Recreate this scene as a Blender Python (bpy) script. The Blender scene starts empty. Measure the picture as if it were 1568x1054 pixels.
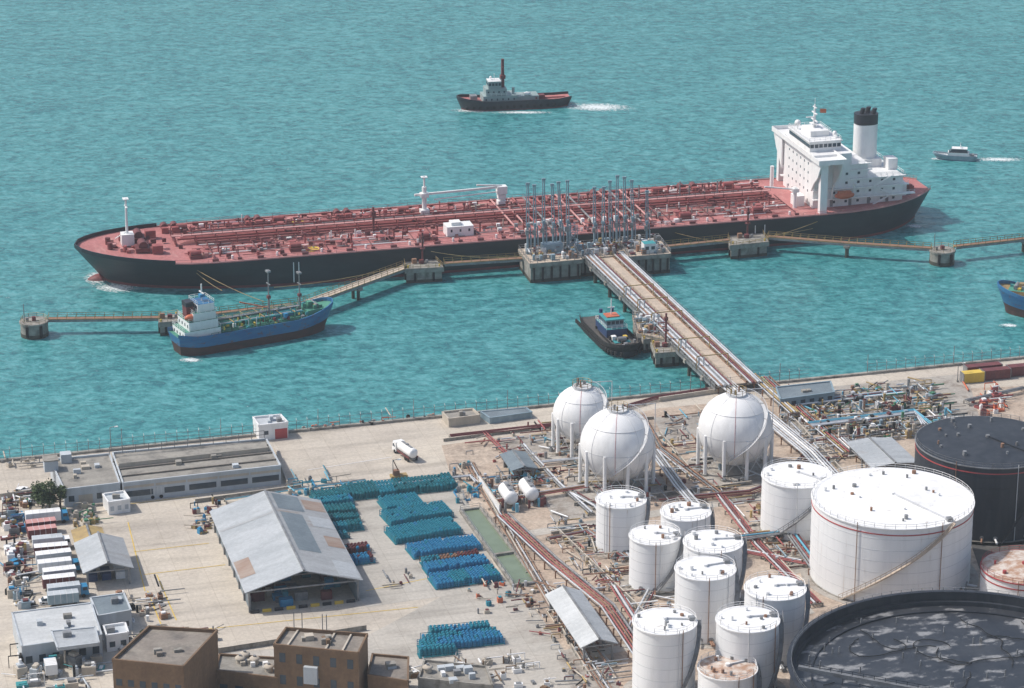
import bpy, math, random
from mathutils import Vector, Matrix
random.seed(7)
R=random.random
def U(a,b): return a+(b-a)*random.random()
TH=math.radians(19.5); F=4400.0; HC=260.0; ST=math.sin(TH); CT=math.cos(TH)
# survey helper: intersects a sight line from the lookout with the level plane z (metres)
def G(px,py,z=0.0):
    u=px-784.0; v=py-526.75
    ry=F*CT-v*ST; rz=-F*ST-v*CT
    t=(z-HC)/rz
    return Vector((u*t,ry*t,z))
def SC(p): return F/(p.y*CT+(HC-p.z)*ST)
Z0=3.0
H0=math.radians(15.0)

# ---------------------------------------------------------------- materials
MATS={}
def mk(name,c1,c2=None,sc=(0.3,0.3,0.3),rough=0.7,metal=0.0,lo=0.35,hi=0.65,bump=0.0,detail=6.0,c3=None,sc3=(0.05,0.05,0.05),lo3=0.5,hi3=0.7,wave=None,spec=0.4,fine=0.0):
    m=bpy.data.materials.new(name); m.use_nodes=True
    nt=m.node_tree; N=nt.nodes; Lk=nt.links
    bs=N['Principled BSDF']; bs.inputs['Roughness'].default_value=rough; bs.inputs['Metallic'].default_value=metal
    bs.inputs['Specular IOR Level'].default_value=spec
    if c2 is None: c2=tuple(x*0.78 for x in c1)
    tc=N.new('ShaderNodeTexCoord')
    def noise(s,d):
        mp=N.new('ShaderNodeMapping'); mp.inputs['Scale'].default_value=s; Lk.new(tc.outputs['Object'],mp.inputs['Vector'])
        n=N.new('ShaderNodeTexNoise'); n.inputs['Scale'].default_value=1.0; n.inputs['Detail'].default_value=d; n.inputs['Roughness'].default_value=0.65
        Lk.new(mp.outputs[0],n.inputs['Vector']); return n
    def ramp(src,a,b,c=0.,d=1.):
        r=N.new('ShaderNodeMapRange'); r.inputs['From Min'].default_value=a; r.inputs['From Max'].default_value=b; r.inputs['To Min'].default_value=c; r.inputs['To Max'].default_value=d
        Lk.new(src,r.inputs['Value']); return r.outputs[0]
    def mix(fac,a,b):
        x=N.new('ShaderNodeMix'); x.data_type='RGBA'; Lk.new(fac,x.inputs['Factor'])
        for i,v in ((6,a),(7,b)):
            if isinstance(v,tuple): x.inputs[i].default_value=(*v,1)
            else: Lk.new(v,x.inputs[i])
        return x.outputs[2]
    def mul(col,f):
        x=N.new('ShaderNodeMix'); x.data_type='RGBA'; x.blend_type='MULTIPLY'; x.inputs['Factor'].default_value=1
        Lk.new(col,x.inputs[6]); Lk.new(f,x.inputs[7]); return x.outputs[2]
    n=noise(sc,detail)
    col=mix(ramp(n.outputs['Fac'],lo,hi),c1,c2)
    if c3 is not None:
        n3=noise(sc3,7.0); col=mix(ramp(n3.outputs['Fac'],lo3,hi3),col,c3)
    h=n.outputs['Fac']
    if fine:
        nf=noise((1.3,1.3,1.3),4.0); col=mul(col,ramp(nf.outputs['Fac'],.3,.7,1-fine,1+fine*.4))
    if wave:
        mp=N.new('ShaderNodeMapping'); mp.inputs['Scale'].default_value=wave; Lk.new(tc.outputs['Object'],mp.inputs['Vector'])
        w=N.new('ShaderNodeTexWave'); w.inputs['Scale'].default_value=1.0; w.bands_direction='X' if wave[0] else 'Y'
        Lk.new(mp.outputs[0],w.inputs['Vector'])
        col=mul(col,ramp(w.outputs['Fac'],0,1,.80,1.0)); h=w.outputs['Fac']; bump=max(bump,0.3)
    Lk.new(col,bs.inputs['Base Color'])
    if bump:
        bp=N.new('ShaderNodeBump'); bp.inputs['Strength'].default_value=bump; bp.inputs['Distance'].default_value=0.1
        Lk.new(h,bp.inputs['Height']); Lk.new(bp.outputs[0],bs.inputs['Normal'])
    MATS[name]=m; return m
mk('white_paint',(.80,.80,.79),(.68,.68,.67),sc=(.5,.5,.12),rough=.45,lo=.45,hi=.75)
mk('tank_white',(.80,.81,.81),(.69,.70,.70),sc=(.6,.6,.05),rough=.5,lo=.45,hi=.8,c3=(.46,.34,.25),sc3=(1.2,1.2,.10),lo3=.64,hi3=.82)
mk('tank_roof',(.82,.82,.81),(.64,.64,.62),sc=(.25,.25,.25),rough=.6,lo=.5,hi=.75,c3=(.36,.30,.25),sc3=(.5,.5,.5),lo3=.64,hi3=.76)
mk('rust_roof',(.62,.56,.50),(.40,.24,.16),sc=(.5,.5,.5),rough=.8,lo=.4,hi=.6)
mk('seam',(.64,.65,.66),rough=.6)
mk('red_line',(.45,.08,.08),rough=.6)
mk('black_paint',(.015,.018,.026),(.03,.035,.045),sc=(.4,.4,.08),rough=.45)
mk('tank_black',(.020,.026,.036),(.042,.048,.060),sc=(.5,.5,.06),rough=.55,lo=.4,hi=.7)
mk('hull_black',(.006,.014,.022),(.016,.028,.036),sc=(.12,.12,.5),rough=.45,c3=(.06,.055,.05),sc3=(.3,.3,.5),lo3=.66,hi3=.8)
mk('boot_red',(.22,.05,.05),(.12,.04,.04),sc=(.3,.3,.8),rough=.6)
mk('deck_red',(.49,.195,.185),(.39,.145,.14),sc=(.12,.12,.12),rough=.8,lo=.35,hi=.7,c3=(.54,.30,.27),sc3=(.35,.08,.3),lo3=.52,hi3=.78,fine=.25)
mk('pipe_red',(.28,.065,.065),(.36,.12,.11),sc=(.5,.5,.5),rough=.6)
mk('dark_red',(.11,.028,.032),(.18,.055,.055),sc=(.5,.5,.5),rough=.6)
mk('pink_paint',(.56,.29,.27),rough=.7)
mk('yellow_paint',(.70,.50,.08),(.6,.4,.07),rough=.6)
mk('orange_paint',(.60,.16,.08),rough=.5)
mk('glass_dark',(.03,.05,.07),(.06,.08,.1),rough=.15)
mk('blue_grey',(.27,.36,.41),(.18,.26,.31),sc=(.5,.5,.3),rough=.5)
mk('concrete_old',(.36,.34,.30),(.23,.215,.19),sc=(.3,.3,.6),rough=.9,c3=(.11,.10,.085),sc3=(.5,.5,.25),lo3=.48,hi3=.72,bump=.4)
mk('concrete_wet',(.05,.048,.038),(.09,.08,.06),sc=(.5,.5,.5),rough=.6)
mk('trestle_road',(.56,.465,.37),(.44,.365,.29),sc=(.2,.2,.2),rough=.9,fine=.2)
mk('steel_grey',(.30,.31,.32),(.17,.17,.17),sc=(.6,.6,.6),rough=.5,metal=.2)
mk('pipe_silver',(.64,.66,.68),(.44,.46,.48),sc=(.3,.3,.3),rough=.42,metal=.25)
mk('pipe_rust',(.31,.17,.105),(.21,.125,.09),sc=(.4,.4,.4),rough=.8)
mk('pipe_blue',(.10,.34,.46),(.14,.38,.5),rough=.5)
mk('catwalk_yellow',(.44,.32,.13),(.25,.18,.10),rough=.8)
mk('corrugated_grey',(.50,.53,.55),(.41,.44,.46),sc=(.06,.3,.2),rough=.6,lo=.4,hi=.6,c3=(.36,.32,.29),sc3=(.07,.16,.1),lo3=.64,hi3=.76,wave=(0,3.2,0),fine=.15)
mk('corrugated_old',(.45,.47,.48),(.36,.37,.38),sc=(.1,.35,.2),rough=.7,c3=(.32,.27,.23),sc3=(.08,.25,.1),lo3=.58,hi3=.74,wave=(0,3.2,0),fine=.15)
mk('corrugated_white',(.66,.68,.68),(.52,.54,.54),sc=(.1,.4,.2),rough=.6,wave=(3.2,0,0),fine=.12)
mk('corrugated_slate',(.22,.27,.30),(.16,.20,.23),sc=(.2,.2,.2),rough=.6,wave=(3.2,0,0),fine=.15)
mk('rust_sheet',(.32,.22,.17),(.41,.34,.29),sc=(.15,.5,.2),rough=.8,wave=(0,3.2,0))
mk('roof_felt',(.25,.235,.21),(.34,.32,.28),sc=(.12,.25,.2),rough=.9,c3=(.13,.125,.115),sc3=(.2,.2,.2),lo3=.5,hi3=.7,fine=.2)
mk('roof_brown',(.22,.19,.165),(.29,.26,.22),sc=(.2,.2,.2),rough=.9,c3=(.12,.11,.10),sc3=(.25,.25,.2),lo3=.5,hi3=.75,fine=.2)
mk('wall_brown',(.21,.135,.08),(.16,.10,.06),sc=(.3,.3,.1),rough=.85,fine=.2)
mk('wall_pale',(.50,.54,.57),(.40,.43,.45),sc=(.4,.4,.1),rough=.8)
mk('wall_tan',(.52,.46,.38),(.40,.36,.30),sc=(.4,.4,.1),rough=.85)
mk('cyl_teal',(.015,.19,.27),(.03,.26,.34),sc=(.8,.8,.8),rough=.5)
mk('cyl_blue',(.02,.18,.36),(.04,.25,.43),sc=(.8,.8,.8),rough=.5)
mk('cyl_green',(.012,.13,.165),(.025,.20,.235),sc=(.8,.8,.8),rough=.5)
mk('ship_blue',(.02,.12,.29),(.04,.18,.33),sc=(.2,.2,.8),rough=.5,c3=(.14,.07,.05),sc3=(.5,.5,.8),lo3=.56,hi3=.72)
mk('ship_rust',(.10,.04,.035),(.05,.035,.03),sc=(.4,.4,1),rough=.8)
mk('ship_green',(.08,.29,.20),(.05,.20,.15),sc=(.5,.5,.5),rough=.7)
mk('teal_paint',(.05,.31,.33),rough=.6)
mk('grey_ship',(.30,.38,.38),(.23,.30,.30),rough=.6)
mk('rubber',(.018,.018,.018),rough=.9)
mk('pool_water',(.15,.19,.12),(.19,.24,.16),sc=(.2,.2,.2),rough=.15)
mk('green_paint',(.06,.20,.11),rough=.6)
mk('navy_paint',(.03,.06,.15),rough=.5)
mk('bark',(.10,.07,.05),rough=.9)
mk('leaf_a',(.045,.08,.028),(.03,.055,.02),rough=.7)
mk('leaf_b',(.085,.12,.045),(.06,.09,.03),rough=.7)
mk('puddle_sheen_roof',(.022,.026,.034),(.045,.049,.057),sc=(.10,.10,.1),rough=.35,c3=(.27,.27,.27),sc3=(.17,.30,.2),lo3=.53,hi3=.62,fine=.25)  # pale grey patches paint the wet shine of puddles into the roof colour
mk('soil',(.42,.325,.25),(.54,.45,.36),sc=(.09,.09,.1),rough=.95,lo=.35,hi=.65,c3=(.26,.205,.165),sc3=(.22,.22,.2),lo3=.48,hi3=.70,bump=.4,fine=.3)
mk('dark_ground',(.06,.06,.06),(.11,.10,.09),sc=(.2,.2,.2),rough=.9)
mk('gravel_grey',(.43,.40,.355),(.33,.30,.265),sc=(.15,.15,.1),rough=.95,c3=(.23,.19,.155),sc3=(.3,.3,.3),lo3=.5,hi3=.7,fine=.28)
def mk_pave(name,c1,c2,c3):
    m=mk(name,c1,c2,sc=(.035,.05,.1),rough=.92,lo=.35,hi=.65,c3=c3,sc3=(.11,.11,.1),lo3=.54,hi3=.80,fine=.18)
    nt=m.node_tree;N=nt.nodes;Lk=nt.links
    bs=N['Principled BSDF']; src=bs.inputs['Base Color'].links[0].from_socket
    tc=N.new('ShaderNodeTexCoord')
    br=N.new('ShaderNodeTexBrick'); br.inputs['Scale'].default_value=1; br.offset=0; br.inputs['Brick Width'].default_value=6.0; br.inputs['Row Height'].default_value=6.0; br.inputs['Mortar Size'].default_value=.09
    br.inputs['Color1'].default_value=(1,1,1,1);br.inputs['Color2'].default_value=(.93,.92,.91,1);br.inputs['Mortar'].default_value=(.80,.78,.76,1)
    Lk.new(tc.outputs['Object'],br.inputs['Vector'])
    x=N.new('ShaderNodeMix'); x.data_type='RGBA'; x.blend_type='MULTIPLY'; x.inputs['Factor'].default_value=.8
    Lk.new(src,x.inputs[6]);Lk.new(br.outputs['Color'],x.inputs[7])
    mp=N.new('ShaderNodeMapping'); mp.inputs['Scale'].default_value=(.02,.22,.1); mp.inputs['Rotation'].default_value=(0,0,.2); Lk.new(tc.outputs['Object'],mp.inputs['Vector'])
    n=N.new('ShaderNodeTexNoise'); n.inputs['Scale'].default_value=1.0; n.inputs['Detail'].default_value=6; Lk.new(mp.outputs[0],n.inputs['Vector'])
    mr=N.new('ShaderNodeMapRange'); mr.inputs['From Min'].default_value=.52; mr.inputs['From Max'].default_value=.75; mr.inputs['To Min'].default_value=1.0; mr.inputs['To Max'].default_value=.72; Lk.new(n.outputs['Fac'],mr.inputs['Value'])
    y=N.new('ShaderNodeMix'); y.data_type='RGBA'; y.blend_type='MULTIPLY'; y.inputs['Factor'].default_value=1
    Lk.new(x.outputs[2],y.inputs[6]);Lk.new(mr.outputs[0],y.inputs[7]); Lk.new(y.outputs[2],bs.inputs['Base Color'])
mk_pave('pavement',(.60,.54,.45),(.50,.45,.385),(.38,.335,.28))
mk_pave('pavement_grey',(.51,.475,.42),(.43,.405,.36),(.31,.28,.245))

def mk_sea():
    m=bpy.data.materials.new('sea_water'); m.use_nodes=True; nt=m.node_tree;N=nt.nodes;Lk=nt.links
    bs=N['Principled BSDF']; bs.inputs['Roughness'].default_value=.26; bs.inputs['IOR'].default_value=1.33
    tc=N.new('ShaderNodeTexCoord')
    def noise(s,rot,d,r=.6,dist=0):
        mp=N.new('ShaderNodeMapping'); mp.inputs['Scale'].default_value=s; mp.inputs['Rotation'].default_value=(0,0,rot); Lk.new(tc.outputs['Object'],mp.inputs['Vector'])
        n=N.new('ShaderNodeTexNoise'); n.inputs['Scale'].default_value=1; n.inputs['Detail'].default_value=d; n.inputs['Roughness'].default_value=r; n.inputs['Distortion'].default_value=dist
        Lk.new(mp.outputs[0],n.inputs['Vector']); return n.outputs['Fac']
    def mr(s,a,b,c=0.,d=1.):
        r=N.new('ShaderNodeMapRange'); r.inputs[1].default_value=a;r.inputs[2].default_value=b;r.inputs[3].default_value=c;r.inputs[4].default_value=d;Lk.new(s,r.inputs[0]);return r.outputs[0]
    def mix(f,a,b):
        x=N.new('ShaderNodeMix'); x.data_type='RGBA'; Lk.new(f,x.inputs['Factor'])
        for i,v in ((6,a),(7,b)):
            if isinstance(v,tuple): x.inputs[i].default_value=(*v,1)
            else: Lk.new(v,x.inputs[i])
        return x.outputs[2]
    def mad(a,k,b):
        s=N.new('ShaderNodeMath');s.operation='MULTIPLY_ADD';Lk.new(a,s.inputs[0]);s.inputs[1].default_value=k;Lk.new(b,s.inputs[2]);return s.outputs[0]
    w1=noise((.20,.30,.1),-.18,4,.6,.3)
    w2=noise((.55,.60,.1),-.25,3,.65,.3)
    w3=noise((.035,.055,.1),-.3,4,.55)
    big=noise((.006,.004,.1),.3,5,.6)
    c=mix(mr(big,.3,.7),(.040,.222,.232),(.058,.262,.266))
    ad=mad(w2,.8,w1); ad=mad(w3,.35,ad)
    c=mix(mr(ad,1.06,1.26,0,.85),c,(.016,.130,.150))
    c=mix(mr(ad,1.06,.86,0,.75),c,(.120,.36,.38))
    c=mix(mr(w2,.68,.76,0,.55),c,(.50,.62,.62))
    Lk.new(c,bs.inputs['Base Color'])
    hh=mad(w2,.4,w1); hh=mad(w3,1.3,hh)
    bp=N.new('ShaderNodeBump');bp.inputs['Strength'].default_value=.45;bp.inputs['Distance'].default_value=1.4;Lk.new(hh,bp.inputs['Height']);Lk.new(bp.outputs[0],bs.inputs['Normal'])
    MATS['sea_water']=m
mk_sea()
def mk_foam():
    m=bpy.data.materials.new('foam'); m.use_nodes=True; nt=m.node_tree;N=nt.nodes;Lk=nt.links
    bs=N['Principled BSDF']; bs.inputs['Base Color'].default_value=(.78,.84,.84,1); bs.inputs['Roughness'].default_value=.8
    tc=N.new('ShaderNodeTexCoord')
    mp=N.new('ShaderNodeMapping'); mp.inputs['Location'].default_value=(-1,-1,0); mp.inputs['Scale'].default_value=(2,2,0); Lk.new(tc.outputs['Generated'],mp.inputs['Vector'])
    g=N.new('ShaderNodeTexGradient'); g.gradient_type='SPHERICAL'; Lk.new(mp.outputs[0],g.inputs['Vector'])
    n=N.new('ShaderNodeTexNoise'); n.inputs['Scale'].default_value=.9; n.inputs['Detail'].default_value=6; n.inputs['Roughness'].default_value=.7; Lk.new(tc.outputs['Object'],n.inputs['Vector'])
    a=N.new('ShaderNodeMath');a.operation='MULTIPLY_ADD';Lk.new(g.outputs['Fac'],a.inputs[0]);a.inputs[1].default_value=.45;Lk.new(n.outputs['Fac'],a.inputs[2])
    r=N.new('ShaderNodeMapRange');r.inputs[1].default_value=.60;r.inputs[2].default_value=.88;r.inputs[4].default_value=.85;Lk.new(a.outputs[0],r.inputs[0])
    Lk.new(r.outputs[0],bs.inputs['Alpha']); MATS['foam']=m
mk_foam()

# ---------------------------------------------------------------- builder
class B:
    def __init__(s,name,o=(0,0),h=0.0):
        s.name=name;s.o=Vector((o[0],o[1],0));s.h=h;s.v=[];s.f=[];s.m=[];s.s=[];s.mn=[]
        s.M=None
    def L(s,px,py,z=0.0):
        p=G(px,py,z)-s.o; c=math.cos(-s.h);q=math.sin(-s.h)
        return Vector((p.x*c-p.y*q,p.x*q+p.y*c,z))
    def mi(s,n):
        if n not in s.mn: s.mn.append(n)
        return s.mn.index(n)
    def add(s,vs,fs,mat,sm=False):
        k=len(s.v)
        if s.M is not None: vs=[s.M@Vector(v) for v in vs]
        s.v.extend([tuple(v) for v in vs]); i=s.mi(mat)
        for f in fs: s.f.append(tuple(k+a for a in f)); s.m.append(i); s.s.append(sm)
    def box(s,x0,x1,y0,y1,z0,z1,mat,top=None):
        v=[(x0,y0,z0),(x1,y0,z0),(x1,y1,z0),(x0,y1,z0),(x0,y0,z1),(x1,y0,z1),(x1,y1,z1),(x0,y1,z1)]
        s.add(v,[(0,3,2,1),(0,1,5,4),(1,2,6,5),(2,3,7,6),(3,0,4,7)],mat); s.add(v,[(4,5,6,7)],top or mat)
    def cb(s,c,sz,mat,rot=0.0,top=None):
        old=s.M; T=Matrix.Translation(Vector(c))@Matrix.Rotation(rot,4,'Z')
        s.M=T if old is None else old@T
        s.box(-sz[0]/2,sz[0]/2,-sz[1]/2,sz[1]/2,0,sz[2],mat,top); s.M=old
    def cyl(s,p0,p1,r,mat,r1=None,n=8,caps=True,sm=True,cap=None):
        p0=Vector(p0);p1=Vector(p1);r1=r if r1 is None else r1
        d=(p1-p0)
        if d.length<1e-6:return
        d.normalize(); a=Vector((0,0,1)) if abs(d.z)<.9 else Vector((1,0,0))
        x=d.cross(a).normalized(); y=d.cross(x)
        if d.z>.9: x=Vector((1,0,0));y=Vector((0,1,0))
        va=[];vb=[]
        for i in range(n):
            t=2*math.pi*(i+.5)/n; e=x*math.cos(t)+y*math.sin(t); va.append(p0+e*r);vb.append(p1+e*r1)
        s.add(va+vb,[(i,(i+1)%n,n+(i+1)%n,n+i) for i in range(n)],mat,sm and n>4)
        if caps:
            s.add(va,[tuple(range(n-1,-1,-1))],cap or mat); s.add(vb,[tuple(range(n))],cap or mat)
    def pipe(s,pts,r,mat,n=6):
        for a,b in zip(pts[:-1],pts[1:]): s.cyl(a,b,r,mat,n=n)
    def bar(s,p0,p1,w,mat): s.cyl(p0,p1,w*.707,mat,n=4,sm=False)
    def prism(s,pts,z0,z1,mat,top=None):
        pts=[Vector((p[0],p[1])) for p in pts]
        A=sum(pts[i].x*pts[(i+1)%len(pts)].y-pts[(i+1)%len(pts)].x*pts[i].y for i in range(len(pts)))
        if A<0: pts=pts[::-1]
        n=len(pts); v=[(p.x,p.y,z0) for p in pts]+[(p.x,p.y,z1) for p in pts]
        s.add(v,[(i,(i+1)%n,n+(i+1)%n,n+i) for i in range(n)],mat); s.add(v,[tuple(range(n,2*n))],top or mat)
    def sph(s,c,r,mat,nu=16,nv=8,sx=1,sy=1,sz=1,lo=-90,hi=90):
        v=[];f=[]
        for j in range(nv+1):
            la=math.radians(lo+(hi-lo)*j/nv)
            for i in range(nu):
                t=2*math.pi*i/nu; v.append((c[0]+r*sx*math.cos(la)*math.cos(t),c[1]+r*sy*math.cos(la)*math.sin(t),c[2]+r*sz*math.sin(la)))
        for j in range(nv):
            for i in range(nu): f.append((j*nu+i,j*nu+(i+1)%nu,(j+1)*nu+(i+1)%nu,(j+1)*nu+i))
        s.add(v,f,mat,True)
    def rail(s,pts,h=1.1,mat='steel_grey',sp=2.5,w=.07,n2=2,closed=False):
        pts=[Vector(p) for p in pts]
        if closed: pts=pts+[pts[0]]
        up=Vector((0,0,1))
        for a,b in zip(pts[:-1],pts[1:]):
            L=(b-a).length; k=max(1,int(L/sp))
            for i in range(k+1): p=a.lerp(b,i/k); s.cyl(p,p+up*h,w,mat,n=3,caps=False,sm=False)
            for j in range(1,n2+1): s.cyl(a+up*h*j/n2,b+up*h*j/n2,w*.8,mat,n=3,caps=False,sm=False)
    def rng(s,r,z,w,h,mat,n=48,c=(0,0)):
        v=[]
        for i in range(n):
            t=2*math.pi*(i+.5)/n; e=(math.cos(t),math.sin(t))
            for rr,zz in ((r,z),(r+w,z),(r+w,z+h),(r,z+h)): v.append((c[0]+rr*e[0],c[1]+rr*e[1],zz))
        f=[]
        for i in range(n):
            a=4*i;b=4*((i+1)%n)
            for k in range(4): f.append((a+k,b+k,b+(k+1)%4,a+(k+1)%4))
        s.add(v,f,mat,False)
    def wins(s,p0,p1,z0,z1,n,mat='glass_dark',fr=.6,off=.05):
        p0=Vector((p0[0],p0[1],0));p1=Vector((p1[0],p1[1],0));d=p1-p0;L=d.length;d.normalize();nn=Vector((d.y,-d.x,0))
        for i in range(n):
            a=(i+.5-fr/2)/n*L;b=(i+.5+fr/2)/n*L
            q=[p0+d*a,p0+d*b]; o=nn*off
            A,Bq=q[0]+o,q[1]+o
            v=[(A.x,A.y,z0),(Bq.x,Bq.y,z0),(Bq.x,Bq.y,z1),(A.x,A.y,z1)]
            v2=[(q[0].x-o.x,q[0].y-o.y,z0),(q[1].x-o.x,q[1].y-o.y,z0),(q[1].x-o.x,q[1].y-o.y,z1),(q[0].x-o.x,q[0].y-o.y,z1)]
            s.add(v+v2,[(0,1,2,3),(4,0,3,7),(1,5,6,2),(3,2,6,7),(4,5,1,0)],mat)
    def done(s):
        me=bpy.data.meshes.new(s.name); me.from_pydata(s.v,[],s.f)
        for n in s.mn: me.materials.append(MATS[n])
        me.polygons.foreach_set('material_index',s.m); me.polygons.foreach_set('use_smooth',s.s); me.update()
        o=bpy.data.objects.new(s.name,me); bpy.context.scene.collection.objects.link(o)
        o.location=s.o; o.rotation_euler=(0,0,s.h); return o
def at(name,px,py,z=Z0,h=H0): 
    p=G(px,py,z); return B(name,(p.x,p.y),h)
def seg(name,a,b,za,zb=None):
    p=G(a[0],a[1],za);q=G(b[0],b[1],za if zb is None else zb)
    return B(name,(p.x,p.y),math.atan2(q.y-p.y,q.x-p.x)),(Vector((q.x-p.x,q.y-p.y))).length

# ---------------------------------------------------------------- sea + land
b=B('sea');b.add([(-9000,-3000,0),(9000,-3000,0),(9000,16000,0),(-9000,16000,0)],[(0,1,2,3)],'sea_water');b.done()
qa=G(0,706,Z0);qb=G(1568,548,Z0);qd=(qb-qa).normalized()
b=B('ground',(qa.x,qa.y),math.atan2(qd.y,qd.x)); HQ=b.h
b.prism([(-1500,0),(2500,0),(2500,-1500),(-1500,-1500)],-3,Z0,'concrete_old','pavement');b.done()
b=B('quay_wall',(qa.x,qa.y),HQ)
b.box(-300,700,-.9,.15,Z0+.0,Z0+.55,'concrete_old'); b.done()
def sheet(name,px,mat,dz,z=Z0):
    o=G(px[0][0],px[0][1],z); b=B(name,(o.x,o.y),H0)
    P=[b.L(x,y,z) for x,y in px]; A=sum(P[i].x*P[(i+1)%len(P)].y-P[(i+1)%len(P)].x*P[i].y for i in range(len(P)))
    if A<0:P=P[::-1]
    b.add([(p.x,p.y,z+dz) for p in P],[tuple(range(len(P)))],mat); return b.done()
sheet('soil_ground',[(676,682),(870,655),(1010,625),(1190,608),(1700,585),(1900,1250),(800,1250),(905,1054),(700,762)],'soil',.02)
sheet('gravel_yard',[(1190,600),(1480,572),(1500,640),(1400,650),(1210,668)],'gravel_grey',.04)
sheet('concrete_pavement',[(740,880),(800,870),(930,1085),(380,1110),(330,1000),(540,985)],'pavement_grey',.012)
sheet('cylinder_yard_pavement',[(455,758),(700,728),(770,900),(560,930)],'pavement_grey',.024)
sheet('service_road',[(850,1000),(905,985),(980,1100),(900,1110)],'gravel_grey',.05)
sheet('tank_apron',[(1480,815),(1650,800),(1680,900),(1510,900)],'dark_ground',.06)
for i,(a,c) in enumerate([((700,830),(1230,745)),((800,690),(1060,655)),((890,1000),(1240,930))]):
    sheet('concrete_path',[a,c,(c[0]+8,c[1]+9),(a[0]+8,a[1]+9)],'pavement_grey',.065)
for px in ([(760,672),(850,661),(872,700),(790,712)],[(1000,640),(1075,632),(1090,668),(1020,676)],[(830,760),(905,752),(918,790),(850,800)],[(1200,835),(1240,830),(1250,870),(1215,880)]):
    sheet('concrete_pad',px,'gravel_grey',.08)
def line(a,c,w=.22,mat='yellow_paint',dz=.05):
    b,L=seg('painted_line',a,c,Z0); b.add([(0,-w/2,Z0+dz),(L,-w/2,Z0+dz),(L,w/2,Z0+dz),(0,w/2,Z0+dz)],[(0,1,2,3)],mat); b.done()
line((196,800),(222,905));line((226,905),(258,985));line((240,880),(270,950));line((300,965),(640,930));line((560,905),(660,885));line((170,775),(300,760));line((470,720),(600,700),.2,'white_paint')
line((220,880),(345,865));line((205,845),(320,832))

# quay fence
b=B('quay_fence',(qa.x,qa.y),HQ)
for i in range(0,150):
    x=-30+i*2.7
    if 205<x<222: continue
    b.cyl((x,-.4,Z0+.5),(x,-.4,Z0+3.0),.085,'steel_grey',n=3,caps=False)
    b.cyl((x,-.4,Z0+3.0),(x,.2,Z0+3.4),.06,'steel_grey',n=3,caps=False)
    for k in (1.0,1.9,2.9): b.cyl((x,-.4,Z0+k),(x+2.7,-.4,Z0+k),.045,'steel_grey',n=3,caps=False)
    if i%9==4: b.cyl((x,-.5,Z0+.5),(x,-.5,Z0+5.5),.09,'steel_grey',n=4)
b.done()

# ---------------------------------------------------------------- hull generator (bow at x=0, stern at x=L)
def hull(b,L,Bm,zd,sheer,rake,levels,deck,tb=.13,ts=.85,stern=.62,bw=1.0,bwmat=None,srake=2.0,sheer_s=0,n=44,shl=.12,bwt=1.0,pw=.5,se=2.0):
    def zdk(t): return zd+sheer*max(0,(shl-t)/shl)**1.3+sheer_s*max(0,(t-.88)/.12)
    def hw(t,k):
        q=min(1,t/(tb*(1.0+.6*(1-k)))); f=max(0,1-(1-q)**2)**pw
        if t>ts:
            e=(t-ts)/(1-ts); f*=1-(1-stern*(.6+.4*k))*e**se
        return Bm/2*f
    T=[ (i/n)**1.35 if i<n else 1 for i in range(n+1)]
    if se>2: T=sorted(set(T+[1-.012*j for j in range(1,8)]+[.994,.997]))
    ks=[l[0] for l in levels]
    rows=[]
    for k in ks+[1.0]:
        row=[]
        for t in T:
            kk=max(0,min(1,k)); x=rake*(1-kk)+t*(L-rake*(1-kk)-srake*(1-kk)); z=zdk(t)*k
            row.append((x,hw(t,kk),z))
        rows.append(row)
    for j,(k,mat) in enumerate(levels):
        for sgn in (1,-1):
            v=[(p[0],p[1]*sgn,p[2]) for p in rows[j]]+[(p[0],p[1]*sgn,p[2]) for p in rows[j+1]]
            m=len(T); f=[(i,i+1,m+i+1,m+i) if sgn<0 else (i,m+i,m+i+1,i+1) for i in range(m-1)]
            b.add(v,f,mat,True)
        a,c=rows[j][-1],rows[j+1][-1]
        b.add([(a[0],-a[1],a[2]),(a[0],a[1],a[2]),(c[0],c[1],c[2]),(c[0],-c[1],c[2])],[(0,1,2,3)],mat)
    top=rows[-1]; m=len(T)
    b.add([(p[0],-p[1],p[2]) for p in top]+[(p[0],p[1],p[2]) for p in top],[(i,i+1,m+i+1,m+i) for i in range(m-1)],deck)
    mt=bwmat or levels[-1][1]
    for sgn in (1,-1):
        P=[(p[0],p[1]*sgn,p[2]) for p,t in zip(top,T) if t<=bwt]
        for a,c in zip(P[:-1],P[1:]):
            b.add([a,c,(c[0],c[1],c[2]+bw),(a[0],a[1],a[2]+bw)],[(0,1,2,3)],mt)
            i=.25*sgn
            b.add([(a[0]+.2,a[1]-i,a[2]),(c[0]+.2,c[1]-i,c[2]),(c[0]+.2,c[1]-i,c[2]+bw),(a[0]+.2,a[1]-i,a[2]+bw),(a[0],a[1],a[2]+bw),(c[0],c[1],c[2]+bw)],[(0,1,2,3),(2,3,4,5)],mt)
    return zdk,hw,top,T

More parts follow.
